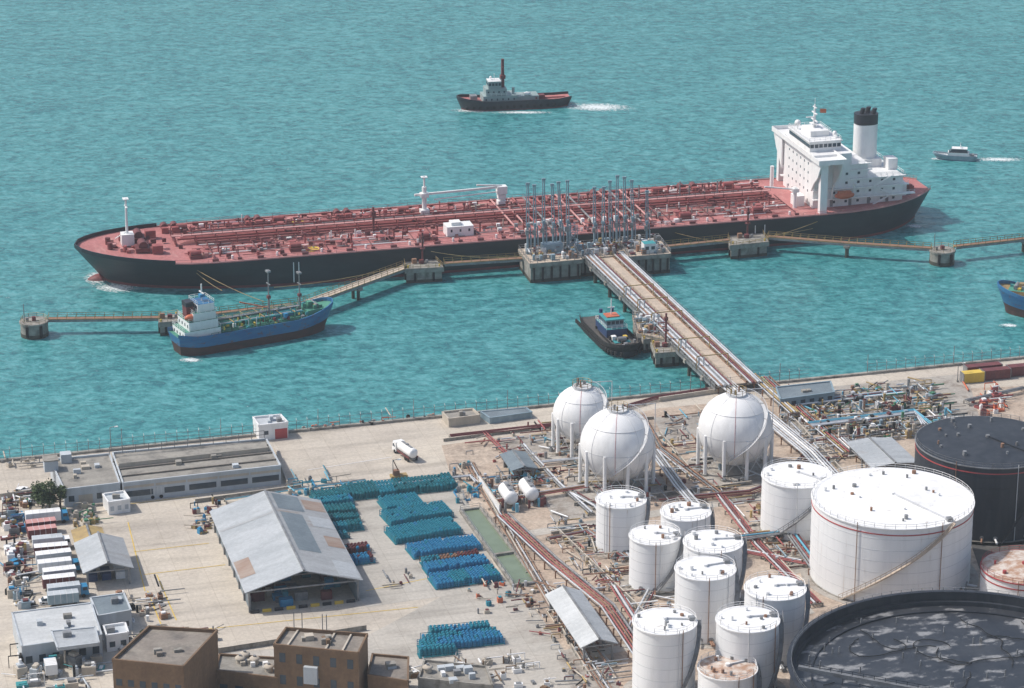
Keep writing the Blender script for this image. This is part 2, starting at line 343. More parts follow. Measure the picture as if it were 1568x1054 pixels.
# ---------------------------------------------------------------- oil tanker
def tanker():
    b,L=seg('oil_tanker',(114,387),(1413,286),8.5)
    zdk,hw,top,T=hull(b,L,41,8.5,1.6,8,[(-.12,'boot_red'),(.09,'hull_black'),(.5,'hull_black'),(.8,'hull_black')],'deck_red',tb=.155,ts=.84,stern=.28,bw=1.1,bwt=.11,srake=4,sheer_s=.8,pw=.56,se=3.2)
    Z=8.5
    b.sph((8,0,-.9),2.6,'boot_red',12,6,sx=2.0)
    for sg in (1,-1):
        P=[Vector((p[0]+.2,max(0,abs(p[1])-.3)*sg,p[2])) for p,t in zip(top,T) if t>.10]
        b.rail(P,1.15,'pink_paint' ,3.2,.06)
        for a,c in zip(P[:-1],P[1:]): b.bar(a+Vector((0,0,.15)),c+Vector((0,0,.15)),.3,'pink_paint')
    for y in (-5,5):
        b.cyl((19,y-2,Z+2.6),(19,y+2,Z+2.6),1.3,'dark_red',n=10); b.cb((19,y,Z+.8),(4,5,1.2),'dark_red'); b.cb((23,y*1.5,Z+.4),(3,2.4,2.4),'pipe_red')
        b.cyl((10,y*.5,Z+1),(10,y*.5,Z+3),.8,'dark_red',n=8); b.cyl((14,y*1.1,Z+1),(14,y*1.1,Z+2.6),.6,'pipe_red',n=8)
    for i in range(26): b.cb((U(10,27),U(-9,9),Z+.6),(U(.5,1.8),U(.5,1.5),U(.5,1.7)),random.choice(['dark_red','pipe_red','pink_paint','dark_red']))
    b.cb((15.5,1,Z+1),(3.6,3.6,3.4),'white_paint'); b.cyl((15.5,1,Z+4),(15.5,1,Z+15),.45,'white_paint',r1=.25); b.cb((15.5,1,Z+12.2),(.5,3.4,.3),'white_paint'); b.cb((15.5,1,Z+14.6),(1.6,2.2,.25),'white_paint');b.cyl((15.5,1,Z+5),(12,1,Z+3),.15,'white_paint')
    for i,(y,r,m) in enumerate([(1.0,.35,'pipe_red'),(2.1,.35,'pipe_red'),(3.2,.3,'dark_red'),(4.6,.35,'pipe_red'),(6.2,.22,'steel_grey'),(-1.2,.3,'pipe_red'),(8,.25,'pipe_red'),(10.5,.2,'dark_red'),(-4,.18,'dark_red')]):
        x=30+i
        while x<208:
            x2=min(210,x+U(18,38)); b.cyl((x,y,Z+1.3),(x2,y,Z+1.3),r,m,n=6); b.cyl((x2,y,Z+1.3),(x2,y,Z+2.0),r,m,n=6); b.cyl((x2,y,Z+1.3),(x2+2,y,Z+1.3),r*1.3,'dark_red',n=6); x=x2+2
    b.box(28,212,-.4,.9,Z+2.6,Z+2.75,'pink_paint'); b.rail([(28,-.4,Z+2.7),(212,-.4,Z+2.7)],1.1,'dark_red',3,.06);b.rail([(28,.9,Z+2.7),(212,.9,Z+2.7)],1.1,'dark_red',3,.06)
    for x in range(29,212,6):
        b.box(x,x+.3,-2.2,9,Z+.5,Z+.9,'dark_red'); 
        for y in (-2,0.2,4,8.8): b.box(x,x+.3,y,y+.3,Z,Z+2.6,'pipe_red')
    for k in range(14):
        x=36+k*13.0
        if 210<x: break
        for sg in (-1,1):
            y=sg*U(9,13)
            b.cyl((x,y,Z),(x,y,Z+1.3),.95,'pink_paint',n=10); b.cyl((x,y,Z+1.3),(x,y,Z+1.5),1.1,'pipe_red',n=10)
            b.cyl((x+4,y-1.5*sg,Z),(x+4,y-1.5*sg,Z+2.6),.28,'pipe_red'); b.cyl((x+4,y-1.5*sg,Z+2.6),(x+4,y-1.5*sg,Z+3.1),.5,'dark_red')
            b.cyl((x+7,sg*17.5,Z),(x+7,sg*17.5,Z+1.1),.35,'white_paint',n=6)
            b.cb((x+2,sg*18.6,Z),(1.8,.7,.8),'dark_red'); b.cb((x+9,sg*18.4,Z),(1.2,.6,.7),'dark_red')
        b.cyl((x+2,-15,Z+.7),(x+2,15,Z+.7),.2,'dark_red',n=6)
        b.cyl((x+9,-17,Z+.6),(x+9,2,Z+.6),.15,'dark_red',n=5)
    b.cyl((29,17,Z+1),(208,17,Z+1),.22,'pipe_red',n=6)
    for x in range(34,210,9): b.cb((x,17,Z),(.4,.6,1.2),'dark_red')
    for x in (28,31,53,56,80,83,160,163,188,192):
        b.cyl((x,13,Z+1.5),(x,15.5,Z+1.5),1.1,'dark_red',n=10); b.cb((x,12,Z),(2,1.5,1.8),'pipe_red')
    for x in (33,62,100,180,203):
        for y in (-14,13): b.cb((x,y,Z),(3.5,2.6,1.0),'dark_red'); b.cyl((x-1.6,y,Z+1.6),(x+1.6,y,Z+1.6),.8,'pipe_red',n=8); b.cb((x+3,y,Z),(1,1,1.4),'pink_paint')
    b.cyl(b.L(473,381,Z)+Vector((0,0,.02)),b.L(473,381,Z)+Vector((0,0,.08)),3.0,'yellow_paint',n=24)
    b.cyl(b.L(452,340,Z)+Vector((0,0,.02)),b.L(452,340,Z)+Vector((0,0,.08)),2.6,'yellow_paint',n=24)
    p=b.L(572,357,Z); b.cyl(p,p+Vector((0,0,8)),.35,'dark_red'); b.cb(p+Vector((0,0,5.5)),(1.4,1.4,1.2),'dark_red')
    p=b.L(702,358,Z); b.cb(p,(8,5,3.0),'white_paint'); b.cb(p+Vector((-1,0,3.0)),(3,3,1.0),'white_paint')
    b.wins((p.x-4,p.y-2.5),(p.x+4,p.y-2.5),Z+1.4,Z+2.2,3,fr=.2)
    for px,py,h in ((650,332,12.5),(768,318,6)):
        p=b.L(px,py,Z); b.cyl(p,p+Vector((0,0,h*.75)),.7,'white_paint',n=10); b.cyl(p+Vector((0,0,h*.75)),p+Vector((0,0,h)),.3,'white_paint')
        b.cb(p+Vector((0,0,h*.5)),(2.4,2.2,1.2),'white_paint')
        b.cb(p,(2.6,2.6,2.4),'white_paint')
    p=b.L(650,332,Z); b.cb(p+Vector((0,0,12.3)),(1.8,1.8,.2),'white_paint'); 
    q=b.L(768,318,Z)
    b.bar(p+Vector((-3,0,7)),q+Vector((0,0,6.6)),.6,'white_paint'); b.bar(p+Vector((3,0,5.2)),q+Vector((0,0,5.2)),.3,'white_paint')
    b.cb(q+Vector((0,0,4.5)),(3,2.4,2.4),'white_paint'); b.cyl(q+Vector((0,0,7)),q+Vector((-8,-1,8)),.25,'white_paint')
    for i in range(14):
        x=128+i*3.4
        b.cyl((x,-17,Z+1.5),(x,16,Z+1.5),.32,random.choice(['pipe_red','dark_red','pipe_red','steel_grey','pink_paint']),n=6)
        for y in (-16,-11,-5,6,12): b.cb((x,y,Z),(.5,.5,1.5),'dark_red'); 
        b.cb((x,-13.5,Z+1.2),(.9,1.1,1.5),random.choice(['steel_grey','dark_red','white_paint']))
    b.rail([(126,-18.2,Z),(176,-18.2,Z)],1.4,'white_paint',2.5,.07)
    for i in range(620):
        x=U(30,212);y=U(-17,17); 
        if -2<y<9: y+=random.choice((-11,8))
        if abs(y)>17.5: continue
        m=random.choice(['dark_red','pipe_red','pipe_red','pink_paint','steel_grey','dark_red','white_paint','dark_red'])
        if 120<x<185 and R()<.6: m=random.choice(['steel_grey','white_paint','dark_red','wall_tan'])
        k=R()
        if k<.42: b.cb((x,y,Z),(U(.4,1.5),U(.4,1.1),U(.4,1.4)),m)
        elif k<.82: 
            d=U(3,18); b.cyl((x,y,Z+.4),(min(x+d,214),y,Z+.4),.14,m,n=5)
        else: b.cyl((x,y,Z),(x,y,Z+U(1,2.6)),.18,m,n=6)
    for x in (120,146,152,166,171,184,187,196):
        h=U(4,7);b.cyl((x,3,Z),(x,3,Z+h),.22,'steel_grey')
    W='white_paint'
    b.box(221,233,-13,13,Z,25,W)
    b.box(219.6,228.5,-20.8,20.8,24.0,24.35,W)
    for x in (219.6,228.3): b.box(x,x+.2,-20.8,20.8,24.35,25.5,W)
    for y in (-20.8,20.6): b.box(219.8,228.3,y,y+.2,24.35,25.5,W)
    for sg in (-1,1):
        for x in (220.2,227.2):
            v=[(x,13*sg,14),(x,13*sg,24),(x,20.4*sg,24),(x,20.4*sg,23),(x,18.2*sg,19.5),(x,15.2*sg,16.8)]
            v2=[(a+.5,c,d) for a,c,d in v]
            b.add(v+v2,[(0,1,2,3,4,5),(11,10,9,8,7,6)]+[(i,(i+1)%6,6+(i+1)%6,6+i) for i in range(6)],W)
        b.box(221,223.2,18.3*sg-.9,18.3*sg+.9,Z,24,W)
    b.box(221.02,231,-9,9,25,28,W); b.box(220.6,231.4,-9.4,9.4,28,28.25,W)
    b.wins((221,9),(221,-9),26.2,27.3,14,fr=.85,off=.06); b.wins((221,-9),(231,-9),26.2,27.3,7,fr=.8,off=.06)
    b.rail([(220.8,-9,28.2),(231,-9,28.2),(231,9,28.2),(220.8,9,28.2)],1.1,W,1.6,.06,closed=True)
    b.box(223,229,-4,4,28.25,30,W)
    b.cyl((226,1,30),(226,1,37),.5,W,r1=.25); 
    for z,w in ((32,5),(34.2,4),(36,2.5)): b.cb((226,1,z),(.4,w,.3),W)
    b.cb((224.6,1,33),(2.6,.3,.3),W); b.cb((226,1,31),(2.4,2.4,.2),W); b.cyl((226,1,37),(226,1,39),.08,W,n=4)
    b.sph((222.5,6,30.2),1.0,W,10,6); b.cyl((222.5,6,28),(222.5,6,29.4),.2,W); b.sph((230,-6,29.6),.7,W,8,5)
    b.add([(227.8,1.2,34.2),(229.8,1.2,34),(229.8,1.2,35.3),(227.8,1.2,35.5)],[(0,1,2,3)],'orange_paint')
    b.box(233,238.5,-12.9,12.9,Z,21.5,W); b.box(238.5,250,-13,13,Z,17,W); b.box(250,253,-9,9,Z,13,W)
    for z,x0,x1,y in ((11.4,220.5,253.5,14.8),(14.3,220.7,251.5,14.4),(17.0,232.5,250.6,14.0),(19.6,232.6,239.6,13.6),(21.5,232.6,239.4,13.6)):
        b.box(x0,x1,-y,-13,z-.12,z+.12,W); b.box(x0,x1,13,y,z-.12,z+.12,W); b.rail([(x0+.3,-y+.1,z+.1),(x1-.2,-y+.1,z+.1)],1.1,W,1.8,.06)
    b.rail([(238.8,-13,17.1),(250.2,-13,17.1),(250.2,13,17.1)],1.1,W,1.8,.06)
    for z in (9.6,12.5,15.4,18.2,21):
        b.wins((221,10),(221,-10),z,z+.7,6,fr=.18,off=.05)
        x1=250 if z<16 else (238.5 if z<19 else 233)
        b.wins((222,-13),(x1-1,-13),z,z+.75,int((x1-222)/3.8),fr=.2,off=.05)
    b.wins((224,-13),(248,-13),Z+.1,Z+2.2,4,'steel_grey',fr=.16,off=.07)
    for k in range(3): b.bar((240+(k%2)*6,-14.2,Z+.2+k*2.9),(246-(k%2)*6,-14.2,Z+3+k*2.9),.35,W)
    for sg in (-1,1):
        b.sph((230,16*sg,12.8),1.3,'orange_paint',12,8,sx=2.5,sy=.95,sz=.85); b.box(228,232,16*sg-.7,16*sg+.7,13.2,14.1,'orange_paint')
        for x in (226.6,233.4): b.bar((x,14*sg,11.3),(x,15.2*sg,16),.4,W); b.bar((x,15.2*sg,16),(x,17*sg,16),.35,W)
    def fun(z0,z1,m,g=0):
        n=20;v=[]
        for z in (z0,z1):
            for i in range(n):
                t=2*math.pi*i/n; v.append((242.8+(3.6+g)*math.copysign(abs(math.cos(t))**.8,math.cos(t)),1+(3.0+g)*math.copysign(abs(math.sin(t))**.8,math.sin(t)),z))
        b.add(v,[(i,(i+1)%n,n+(i+1)%n,n+i) for i in range(n)],m,True); b.add(v,[tuple(range(n,2*n))],m)
    fun(17,30,W);fun(30,33.2,'black_paint',.05); b.box(238.6,247,-2.8,4.8,17,19.5,W)
    for dx,dy in ((-1.6,0),(.6,1),(1.8,-1)): b.cyl((242.8+dx,1+dy,33),(243.4+dx,1+dy,34.8),.75,'black_paint',n=10)
    b.cb((249,-5,17),(3,4,3.4),W); b.cyl((248,6,17),(248,6,21),.6,W)
    b.cb((218,-8,Z),(3,4,3.2),W);b.cyl((216,-11,Z),(216,-11,Z+6.5),.6,W);b.cb((216,-11,Z+5),(2,2,1.2),W);b.cyl((216.5,11,Z),(216.5,11,Z+7),.6,W)
    b.cyl((216,-11,Z+5.8),(206,-11.5,Z+7.5),.25,W)
    for i in range(26):
        x=U(250,257);y=U(-9,9); b.cb((x,y,Z+.3),(U(.6,2),U(.6,2.2),U(.8,2.6)),random.choice(['dark_red','pipe_red','pipe_red','steel_grey']))
    for y in (-6,0,6): b.cyl((253.5,y-1.5,Z+2.4),(253.5,y+1.5,Z+2.4),1.2,'dark_red',n=10)
    for x in (60,61.5,200,203): b.box(x,x+.25,-20.62,-20.4,1,Z-1.5,'white_paint')
    return b.done()
tanker()

# ---------------------------------------------------------------- gas carrier, tugs, launch
def smallship(name,bow,stern,zd,bm,hullmat,deck,flip=False):
    b,L=seg(name,bow,stern,zd)
    hull(b,L,bm,zd,2.8,3.0,[(-.2,'ship_rust'),(.2,'ship_rust'),(.42,'ship_rust' if hullmat=='ship_blue' and not flip else hullmat),(.52,hullmat),(.8,hullmat)],deck,tb=.20,ts=.85,stern=.75,bw=1.0,srake=1.0,shl=.28,sheer_s=1.0,n=26)
    Z=zd;W='white_paint'
    b.box(3.5,9,-3.2,3.2,Z+.5,Z+2.4,deck,'ship_green'); b.cyl((5.5,-2,Z+3),(5.5,2,Z+3),.6,'steel_grey'); b.cb((7,0,Z+2.4),(1.4,1.6,1.6),deck)
    for i in range(10): b.cb((U(3.5,8.5),U(-2.4,2.4),Z+2.4),(U(.4,1.1),U(.4,1),U(.5,1.2)),random.choice(['ship_green','teal_paint','steel_grey','yellow_paint']))
    for x,h in ((9.8,13),(19,15)):
        b.cyl((x,0,Z),(x,0,Z+h),.25,'steel_grey',r1=.14)
        for s in (-1,1): b.bar((x,s*1.1,Z),(x,0,Z+h*.7),.15,'steel_grey')
        b.cb((x,0,Z+h*.72),(.3,2.4,.2),'steel_grey'); b.cb((x,0,Z+h*.95),(1.0,1.6,.5),'steel_grey'); b.cb((x,0,Z+h*.45),(.9,.9,.8),'dark_red')
    b.box(11,35,-3.6,3.6,Z,Z+1.3,deck)
    for x0,x1 in ((11.5,18),(20,27),(28.5,34.5)): 
        b.cyl((x0,0,Z+1.1),(x1,0,Z+1.1),1.9,'teal_paint' if x0<19 else 'ship_green',n=12)
    b.box(10,36,-.5,.5,Z+3.2,Z+3.35,'steel_grey'); b.rail([(10,-.5,Z+3.3),(36,-.5,Z+3.3)],1.0,'ship_green',2,.06); b.rail([(10,.5,Z+3.3),(36,.5,Z+3.3)],1.0,'teal_paint',2,.06)
    for y,m in ((-2.4,'pipe_silver'),(-1.6,'ship_green'),(1.6,'pipe_silver'),(2.4,'teal_paint'),(-3.2,'catwalk_yellow')): b.cyl((10,y,Z+2.4),(36,y,Z+2.4),.2,m,n=6)
    for x in (13,17,22,26,31,35):
        for y in (-3.8,3.8): b.bar((x,y,Z),(x,y,Z+3),.2,'ship_green')
        b.bar((x,-3.8,Z+3),(x,3.8,Z+3),.2,'catwalk_yellow')
    for i in range(210):
        x=U(9,36);y=U(-4.4,4.4); m=random.choice(['pipe_silver','steel_grey','yellow_paint','teal_paint','white_paint','dark_red','ship_green','ship_green','cyl_blue','green_paint','rubber'])
        if R()<.6: b.cb((x,y,Z+U(0,1.8)),(U(.3,1.2),U(.3,1.0),U(.4,1.3)),m)
        else: b.cyl((x,y,Z),(x,y,Z+U(1.5,3.8)),.14,m,n=5)
    b.rail([(9,-4.5,Z),(38,-4.6,Z)],1.2,'ship_green',2,.08); b.rail([(9,4.5,Z),(38,4.6,Z)],1.2,'ship_green',2,.08)
    b.bar((19,0,Z+4),(27,-1.5,Z+6.5),.3,'orange_paint')
    e=L
    b.box(e-12,e-1.5,-4.2,4.2,Z,Z+2.5,W,'ship_green'); b.box(e-11.4,e-3,-3.8,3.8,Z+2.5,Z+4.9,W,'ship_green'); b.box(e-11,e-4.5,-3.4,3.4,Z+4.9,Z+7.1,W,'ship_green'); b.box(e-10.8,e-6,-3.0,3.0,Z+7.1,Z+9.3,W,'ship_blue')
    for z,x0,x1,y in ((Z+2.5,e-12,e-1.5,4.2),(Z+4.9,e-11.4,e-3,3.8),(Z+7.1,e-11,e-4.5,4.2),(Z+9.3,e-10.8,e-6,3.0)):
        b.rail([(x0,-y,z),(x1,-y,z),(x1,y,z),(x0,y,z)],1.0,'white_paint',1.4,.06,closed=True)
    for z,y,n in ((Z+.9,4.2,4),(Z+3.3,3.8,4),(Z+5.6,3.4,3)): b.wins((e-11,-y),(e-4.4,-y),z,z+.9,n,fr=.35)
    b.wins((e-1.5,-4),(e-1.5,4),Z+.9,Z+1.7,4,fr=.3); b.wins((e-3,-3.8),(e-3,3.8),Z+3.3,Z+4.1,4,fr=.3)
    b.wins((e-10.8,-3.0),(e-6,-3.0),Z+8,Z+8.9,4,fr=.8); b.wins((e-10.8,3.0),(e-10.8,-3.0),Z+8,Z+8.9,5,fr=.8); b.wins((e-6,-2.9),(e-6,2.9),Z+8,Z+8.9,3,fr=.7)
    b.box(e-5.4,e-3.4,-1.4,1.4,Z+4.9,Z+9.6,'dark_red'); b.box(e-5.5,e-3.3,-1.5,1.5,Z+8.6,Z+9.9,'black_paint')
    b.cyl((e-8.5,0,Z+9.3),(e-8.5,0,Z+14),.2,W); b.cb((e-8.5,0,Z+11.5),(.3,3,.25),W); b.cb((e-8.5,0,Z+10.4),(1.4,1.4,.8),'cyl_blue')
    b.sph((e-4,2.6,Z+6.0),.9,'orange_paint',8,6,sx=2)
    b.done()
smallship('gas_carrier_ship',(509,476),(266,518),4.3,10.5,'ship_blue','ship_green')
smallship('coastal_tanker_ship',(1526,450),(1790,478),4.6,11,'ship_blue','catwalk_yellow',True)

def tug1():
    b,L=seg('ocean_tugboat',(699,157),(872,149),2.4)
    hull(b,L,9.5,2.4,1.6,1.8,[(-.3,'boot_red'),(.12,'black_paint'),(.6,'black_paint')],'deck_red',tb=.22,ts=.8,stern=.7,bw=.9,srake=1.0,n=24,shl=.3,sheer_s=.5)
    Z=2.4;g='grey_ship'
    b.box(9,21,-3.6,3.6,Z,Z+2.6,g); b.box(20,29,-3,3,Z,Z+2.0,g); b.box(10,17.5,-3,3,Z+2.6,Z+5,g); b.box(11,15.6,-2.5,2.5,Z+5,Z+7.6,'grey_ship','white_paint')
    b.wins((11,-2.5),(15.6,-2.5),Z+6,Z+7,4,fr=.75); b.wins((11,2.5),(11,-2.5),Z+6,Z+7,4,fr=.75); b.wins((10,-3),(17.5,-3),Z+3.5,Z+4.2,4,fr=.3); b.wins((9,-3.6),(21,-3.6),Z+1,Z+1.7,6,fr=.25)
    b.rail([(10,-3.4,Z+2.6),(21,-3.6,Z+2.6)],1,'white_paint',1.6,.06); b.rail([(11,-2.8,Z+7.6),(15.6,-2.8,Z+7.6)],.9,'white_paint',1.5,.05)
    b.cyl((16.5,0,Z+5),(16.5,0,Z+15.0),.7,'dark_red',r1=.5,n=8); b.cb((16.5,0,Z+8),(1.8,1.8,1.2),'dark_red'); b.cb((16.5,0,Z+12),(.5,2.6,.3),'dark_red'); b.cb((16.5,0,Z+14.5),(1,1,.4),'dark_red')
    b.cyl((13.5,0,Z+7.6),(13.5,0,Z+10),.1,'white_paint',n=4); b.sph((12.4,1,Z+8.3),.5,'white_paint',8,5)
    b.cyl((20,-1.6,Z+2.6),(20,-1.6,Z+5),.5,'grey_ship'); b.cyl((22,-1.5,Z+2),(25,-1.5,Z+3.2),.12,'white_paint'); b.sph((25,-2,Z+2.6),.7,'white_paint',8,5,sx=2)
    b.cb((6,0,Z+1),(2.4,3,1.4),'steel_grey'); b.cb((30.5,0,Z),(2,2.4,1.6),'dark_red'); b.cyl((28,-3.5,Z+1.2),(28,3.5,Z+1.2),.3,'dark_red')
    b.bar((31,0,Z+.4),(39,0,Z+.4),.4,'pipe_red')
    for i in range(14): b.cyl((3+i*2.4,-4.9,1.3),(3+i*2.4,-5.1,1.3),.55,'rubber',n=8)
    b.done()
tug1()
def tug2():
    b,L=seg('harbour_tugboat',(965,540),(908,484),1.9)
    hull(b,L,9.8,1.9,1.3,1.2,[(-.3,'rubber'),(.1,'black_paint'),(.6,'rubber')],'dark_ground',tb=.25,ts=.8,stern=.8,bw=.9,srake=.8,n=22,shl=.3)
    Z=1.9
    b.box(5,17,-3,3,Z,Z+.7,'rubber','dark_ground'); b.box(6,10,-2.2,2.2,Z+.7,Z+.9,'teal_paint'); b.box(11,20.5,-2.9,2.9,Z+.7,Z+3.0,'navy_paint','teal_paint'); b.box(12.5,18,-2.4,2.4,Z+3.0,Z+5.1,'blue_grey'); b.box(12.1,18.5,-2.8,2.8,Z+5.1,Z+5.35,'teal_paint'); b.box(14,17.5,-1.8,1.8,Z+5.35,Z+5.6,'orange_paint')
    b.wins((12.5,2.4),(12.5,-2.4),Z+3.9,Z+4.8,4,fr=.8); b.wins((18,-2.4),(18,2.4),Z+3.9,Z+4.8,4,fr=.8);b.wins((12.5,-2.4),(18,-2.4),Z+3.9,Z+4.8,4,fr=.8);b.wins((18,2.4),(12.5,2.4),Z+3.9,Z+4.8,4,fr=.8)
    b.rail([(11,-2.9,Z+3),(20.5,-2.9,Z+3),(20.5,2.9,Z+3),(11,2.9,Z+3)],1,'white_paint',1.4,.06,closed=True)
    b.cyl((16,0,Z+5.5),(16,0,Z+10),.15,'white_paint'); b.cb((16,0,Z+7.5),(.2,2,.2),'white_paint')
    for y in (-1.6,1.6): b.cyl((20,y,Z+3),(20,y,Z+6),.5,'navy_paint')
    b.cyl((7,-1.2,Z+1.5),(7,1.2,Z+1.5),.7,'steel_grey'); b.cb((3.5,0,Z+.6),(1,1,1),'steel_grey'); b.cb((9,1.6,Z+.7),(1.4,1.2,1.2),'white_paint'); b.cb((9.4,-1.8,Z+.7),(1.4,1,.8),'yellow_paint'); b.cb((22,0,Z),(2,3,1.2),'steel_grey')
    for i in range(24): b.cb((U(3,24),U(-3.4,3.4),Z+.7),(U(.3,1),U(.3,1),U(.3,.9)),random.choice(['rubber','steel_grey','teal_paint','dark_red','rubber']))
    n=26
    for i in range(n):
        t=i/(n-1); x=1+t*(L-2); q=min(1,t/.25+.08); w=4.9*math.sqrt(1-(1-q)**2)
        for sg in (-1,1): b.cyl((x,sg*(w+.05),1.3),(x,sg*(w+.45),1.3),.6,'rubber',n=8)
    b.done()
tug2()
def launch():
    b,L=seg('patrol_launch',(1428,237),(1496,240),1.2)
    hull(b,L,4.2,1.2,.7,1.6,[(-.3,'navy_paint'),(.2,'blue_grey'),(.6,'blue_grey')],'wall_pale',tb=.4,ts=.9,stern=.9,bw=.5,srake=.2,n=18,shl=.4)
    b.box(5,12,-1.6,1.6,1.2,2.6,'white_paint'); v=[(5.2,-1.5,2.6),(11.5,-1.5,2.6),(11.5,1.5,2.6),(5.2,1.5,2.6),(6.4,-1.3,3.8),(11,-1.3,3.8),(11,1.3,3.8),(6.4,1.3,3.8)]
    b.add(v,[(0,1,5,4),(1,2,6,5),(2,3,7,6),(3,0,4,7)],'glass_dark'); b.add(v,[(4,5,6,7)],'white_paint'); b.box(6.2,11.3,-1.45,1.45,3.82,4.0,'white_paint')
    b.cyl((9,0,4),(9,0,5.8),.1,'white_paint',n=4); b.cb((9,0,4.6),(.3,1.6,.2),'white_paint'); b.cb((13,0,1.2),(1.2,2,.8),'steel_grey'); b.rail([(1,-.6,1.9),(5,-1.8,1.5)],.7,'white_paint',1,.04); b.done()
launch()
def foam(pts,name='wake_foam',z=.06):
    P=[G(x,y,z) for x,y in pts]; c=sum(P,Vector())/len(P); b=B(name,(c.x,c.y),0); Q=[p-c for p in P]
    A=sum(Q[i].x*Q[(i+1)%len(Q)].y-Q[(i+1)%len(Q)].x*Q[i].y for i in range(len(Q)))
    if A<0:Q=Q[::-1]
    b.add([(q.x,q.y,z) for q in Q],[tuple(range(len(Q)))],'foam'); b.done()
def bl(cx,cy,rx,ry,sk=0,n=14): return [(cx+rx*math.cos(2*math.pi*i/n)+0,cy+ry*math.sin(2*math.pi*i/n)+sk*math.cos(2*math.pi*i/n)) for i in range(n)]
foam(bl(150,425,26,14,5)); foam(bl(178,440,44,9,6)); foam(bl(726,169,42,4,1)); foam(bl(915,164,70,7,5)); foam(bl(1530,244,50,4,2)); foam(bl(1440,243,22,3,0)); foam(bl(292,551,22,5,2)); foam(bl(800,172,60,3,0)); foam(bl(1545,498,18,4)); foam(bl(1400,346,18,5))

# ---------------------------------------------------------------- jetty
def dolphin(px_pts,zt,name='mooring_dolphin',fender=True,post=True):
    o=G(*px_pts[0],zt); b=B(name,(o.x,o.y),H0); P=[b.L(x,y,zt) for x,y in px_pts]
    c=sum(P,Vector())/len(P)
    b.prism([(p.x,p.y) for p in P],zt-1.4,zt,'concrete_old'); I=[c.lerp(p,.9) for p in P]; b.prism([(p.x,p.y) for p in I],.6,zt-1.4,'concrete_old'); b.prism([(p.x,p.y) for p in [c.lerp(p,.915) for p in P]],-2,.9,'concrete_wet')
    b.rail([Vector((p.x,p.y,zt)) for p in [c.lerp(p,.96) for p in P]],1.1,'catwalk_yellow',2,.07,closed=True)
    b.cb((c.x,c.y,zt),(1.2,1.2,1.1),'dark_red'); b.cyl((c.x+1.6,c.y,zt),(c.x+1.6,c.y,zt+1),.4,'steel_grey'); b.cb((c.x-2,c.y+.5,zt),(1.3,1,1.4),'pipe_rust')
    if post: b.cyl((c.x+.6,c.y+1,zt),(c.x+.6,c.y+1,zt+9),.28,'dark_red'); b.cb((c.x+.6,c.y+1,zt+7),(.9,.9,.9),'dark_red'); b.cb((c.x+.6,c.y+1,zt+4),(1.4,1.2,.3),'dark_red')
    for p in P: b.cyl((c.lerp(p,.8).x,c.lerp(p,.8).y,zt),(c.lerp(p,.8).x,c.lerp(p,.8).y,zt+.7),.25,'yellow_paint')
    if fender:
        for i in range(len(P)):
            p,q=I[i],I[(i+1)%len(P)]
            for t in (.25,.75): m=p.lerp(q,t); m=c.lerp(m,1.05); b.cyl((m.x,m.y,.5),(m.x,m.y,zt-1.6),.3,'rubber')
    b.done()
dolphin([(620,412),(680,409),(664,394),(617,398)],4.5)
dolphin([(1117,376),(1178,370),(1165,352),(1113,358)],4.5)
dolphin([(243,494),(284,490),(272,480),(242,484)],4.0,post=False)
def rdol(px,py,rp,zt):
    p=G(px,py,zt); b=B('mooring_dolphin',(p.x,p.y),H0); r=rp/SC(p)
    b.cyl((0,0,1),(0,0,zt),r,'concrete_old',n=20); b.cyl((0,0,-2),(0,0,1.1),r*1.02,'concrete_wet',n=20); b.rng(r,zt-.5,.25,.5,'concrete_old',20)
    b.rail([(r*.95*math.cos(i*.628),r*.95*math.sin(i*.628),zt) for i in range(10)],1.1,'catwalk_yellow',2,.07,closed=True)
    b.cb((0,0,zt),(1,1,1.2),'dark_red'); b.cyl((-1.8,0,zt),(-1.8,0,zt+1),.4,'steel_grey'); b.cyl((-2.6,0,zt),(-2.6,0,zt+5),.12,'steel_grey')
    for a in (-2.2,-1.2): b.cyl((r*1.06*math.cos(a),r*1.06*math.sin(a),.6),(r*1.06*math.cos(a),r*1.06*math.sin(a),zt-.6),.4,'rubber')
    b.done()
rdol(52,491,21,4.2); rdol(1443,382,19,4.2)
def catwalk(a,c,z,w=1.8,piles=(),name='jetty_catwalk'):
    b,L=seg(name,a,c,z); b.box(0,L,-w/2,w/2,z-.25,z,'catwalk_yellow','pipe_rust' if w<2 else 'trestle_road')
    for y in (-w/2,w/2): b.box(0,L,y-.12,y+.12,z-.9,z-.26,'steel_grey'); b.rail([(0,y,z),(L,y,z)],1.2,'catwalk_yellow',2.4,.09)
    for t in piles:
        b.box(L*t-.9,L*t+.9,-w/2-.5,w/2+.5,z-1.6,z-.9,'concrete_old')
        for y in (-w/3,w/3): b.cyl((L*t,y,-2),(L*t,y,z-1.5),.5,'concrete_wet',n=8)
    b.done()
catwalk((74,487),(246,485),4.3,piles=()); catwalk((284,484),(470,462),4.3,piles=(.5,)); catwalk((470,462),(622,407),4.5,3,piles=(.48,)); catwalk((680,402),(803,394),4.8,piles=()); catwalk((1020,376),(1116,366),4.8,piles=()); catwalk((1176,361),(1300,371),4.6,piles=(.98,)); catwalk((1300,371),(1426,379),4.6); catwalk((1462,376),(1640,356),4.5,piles=(.6,))
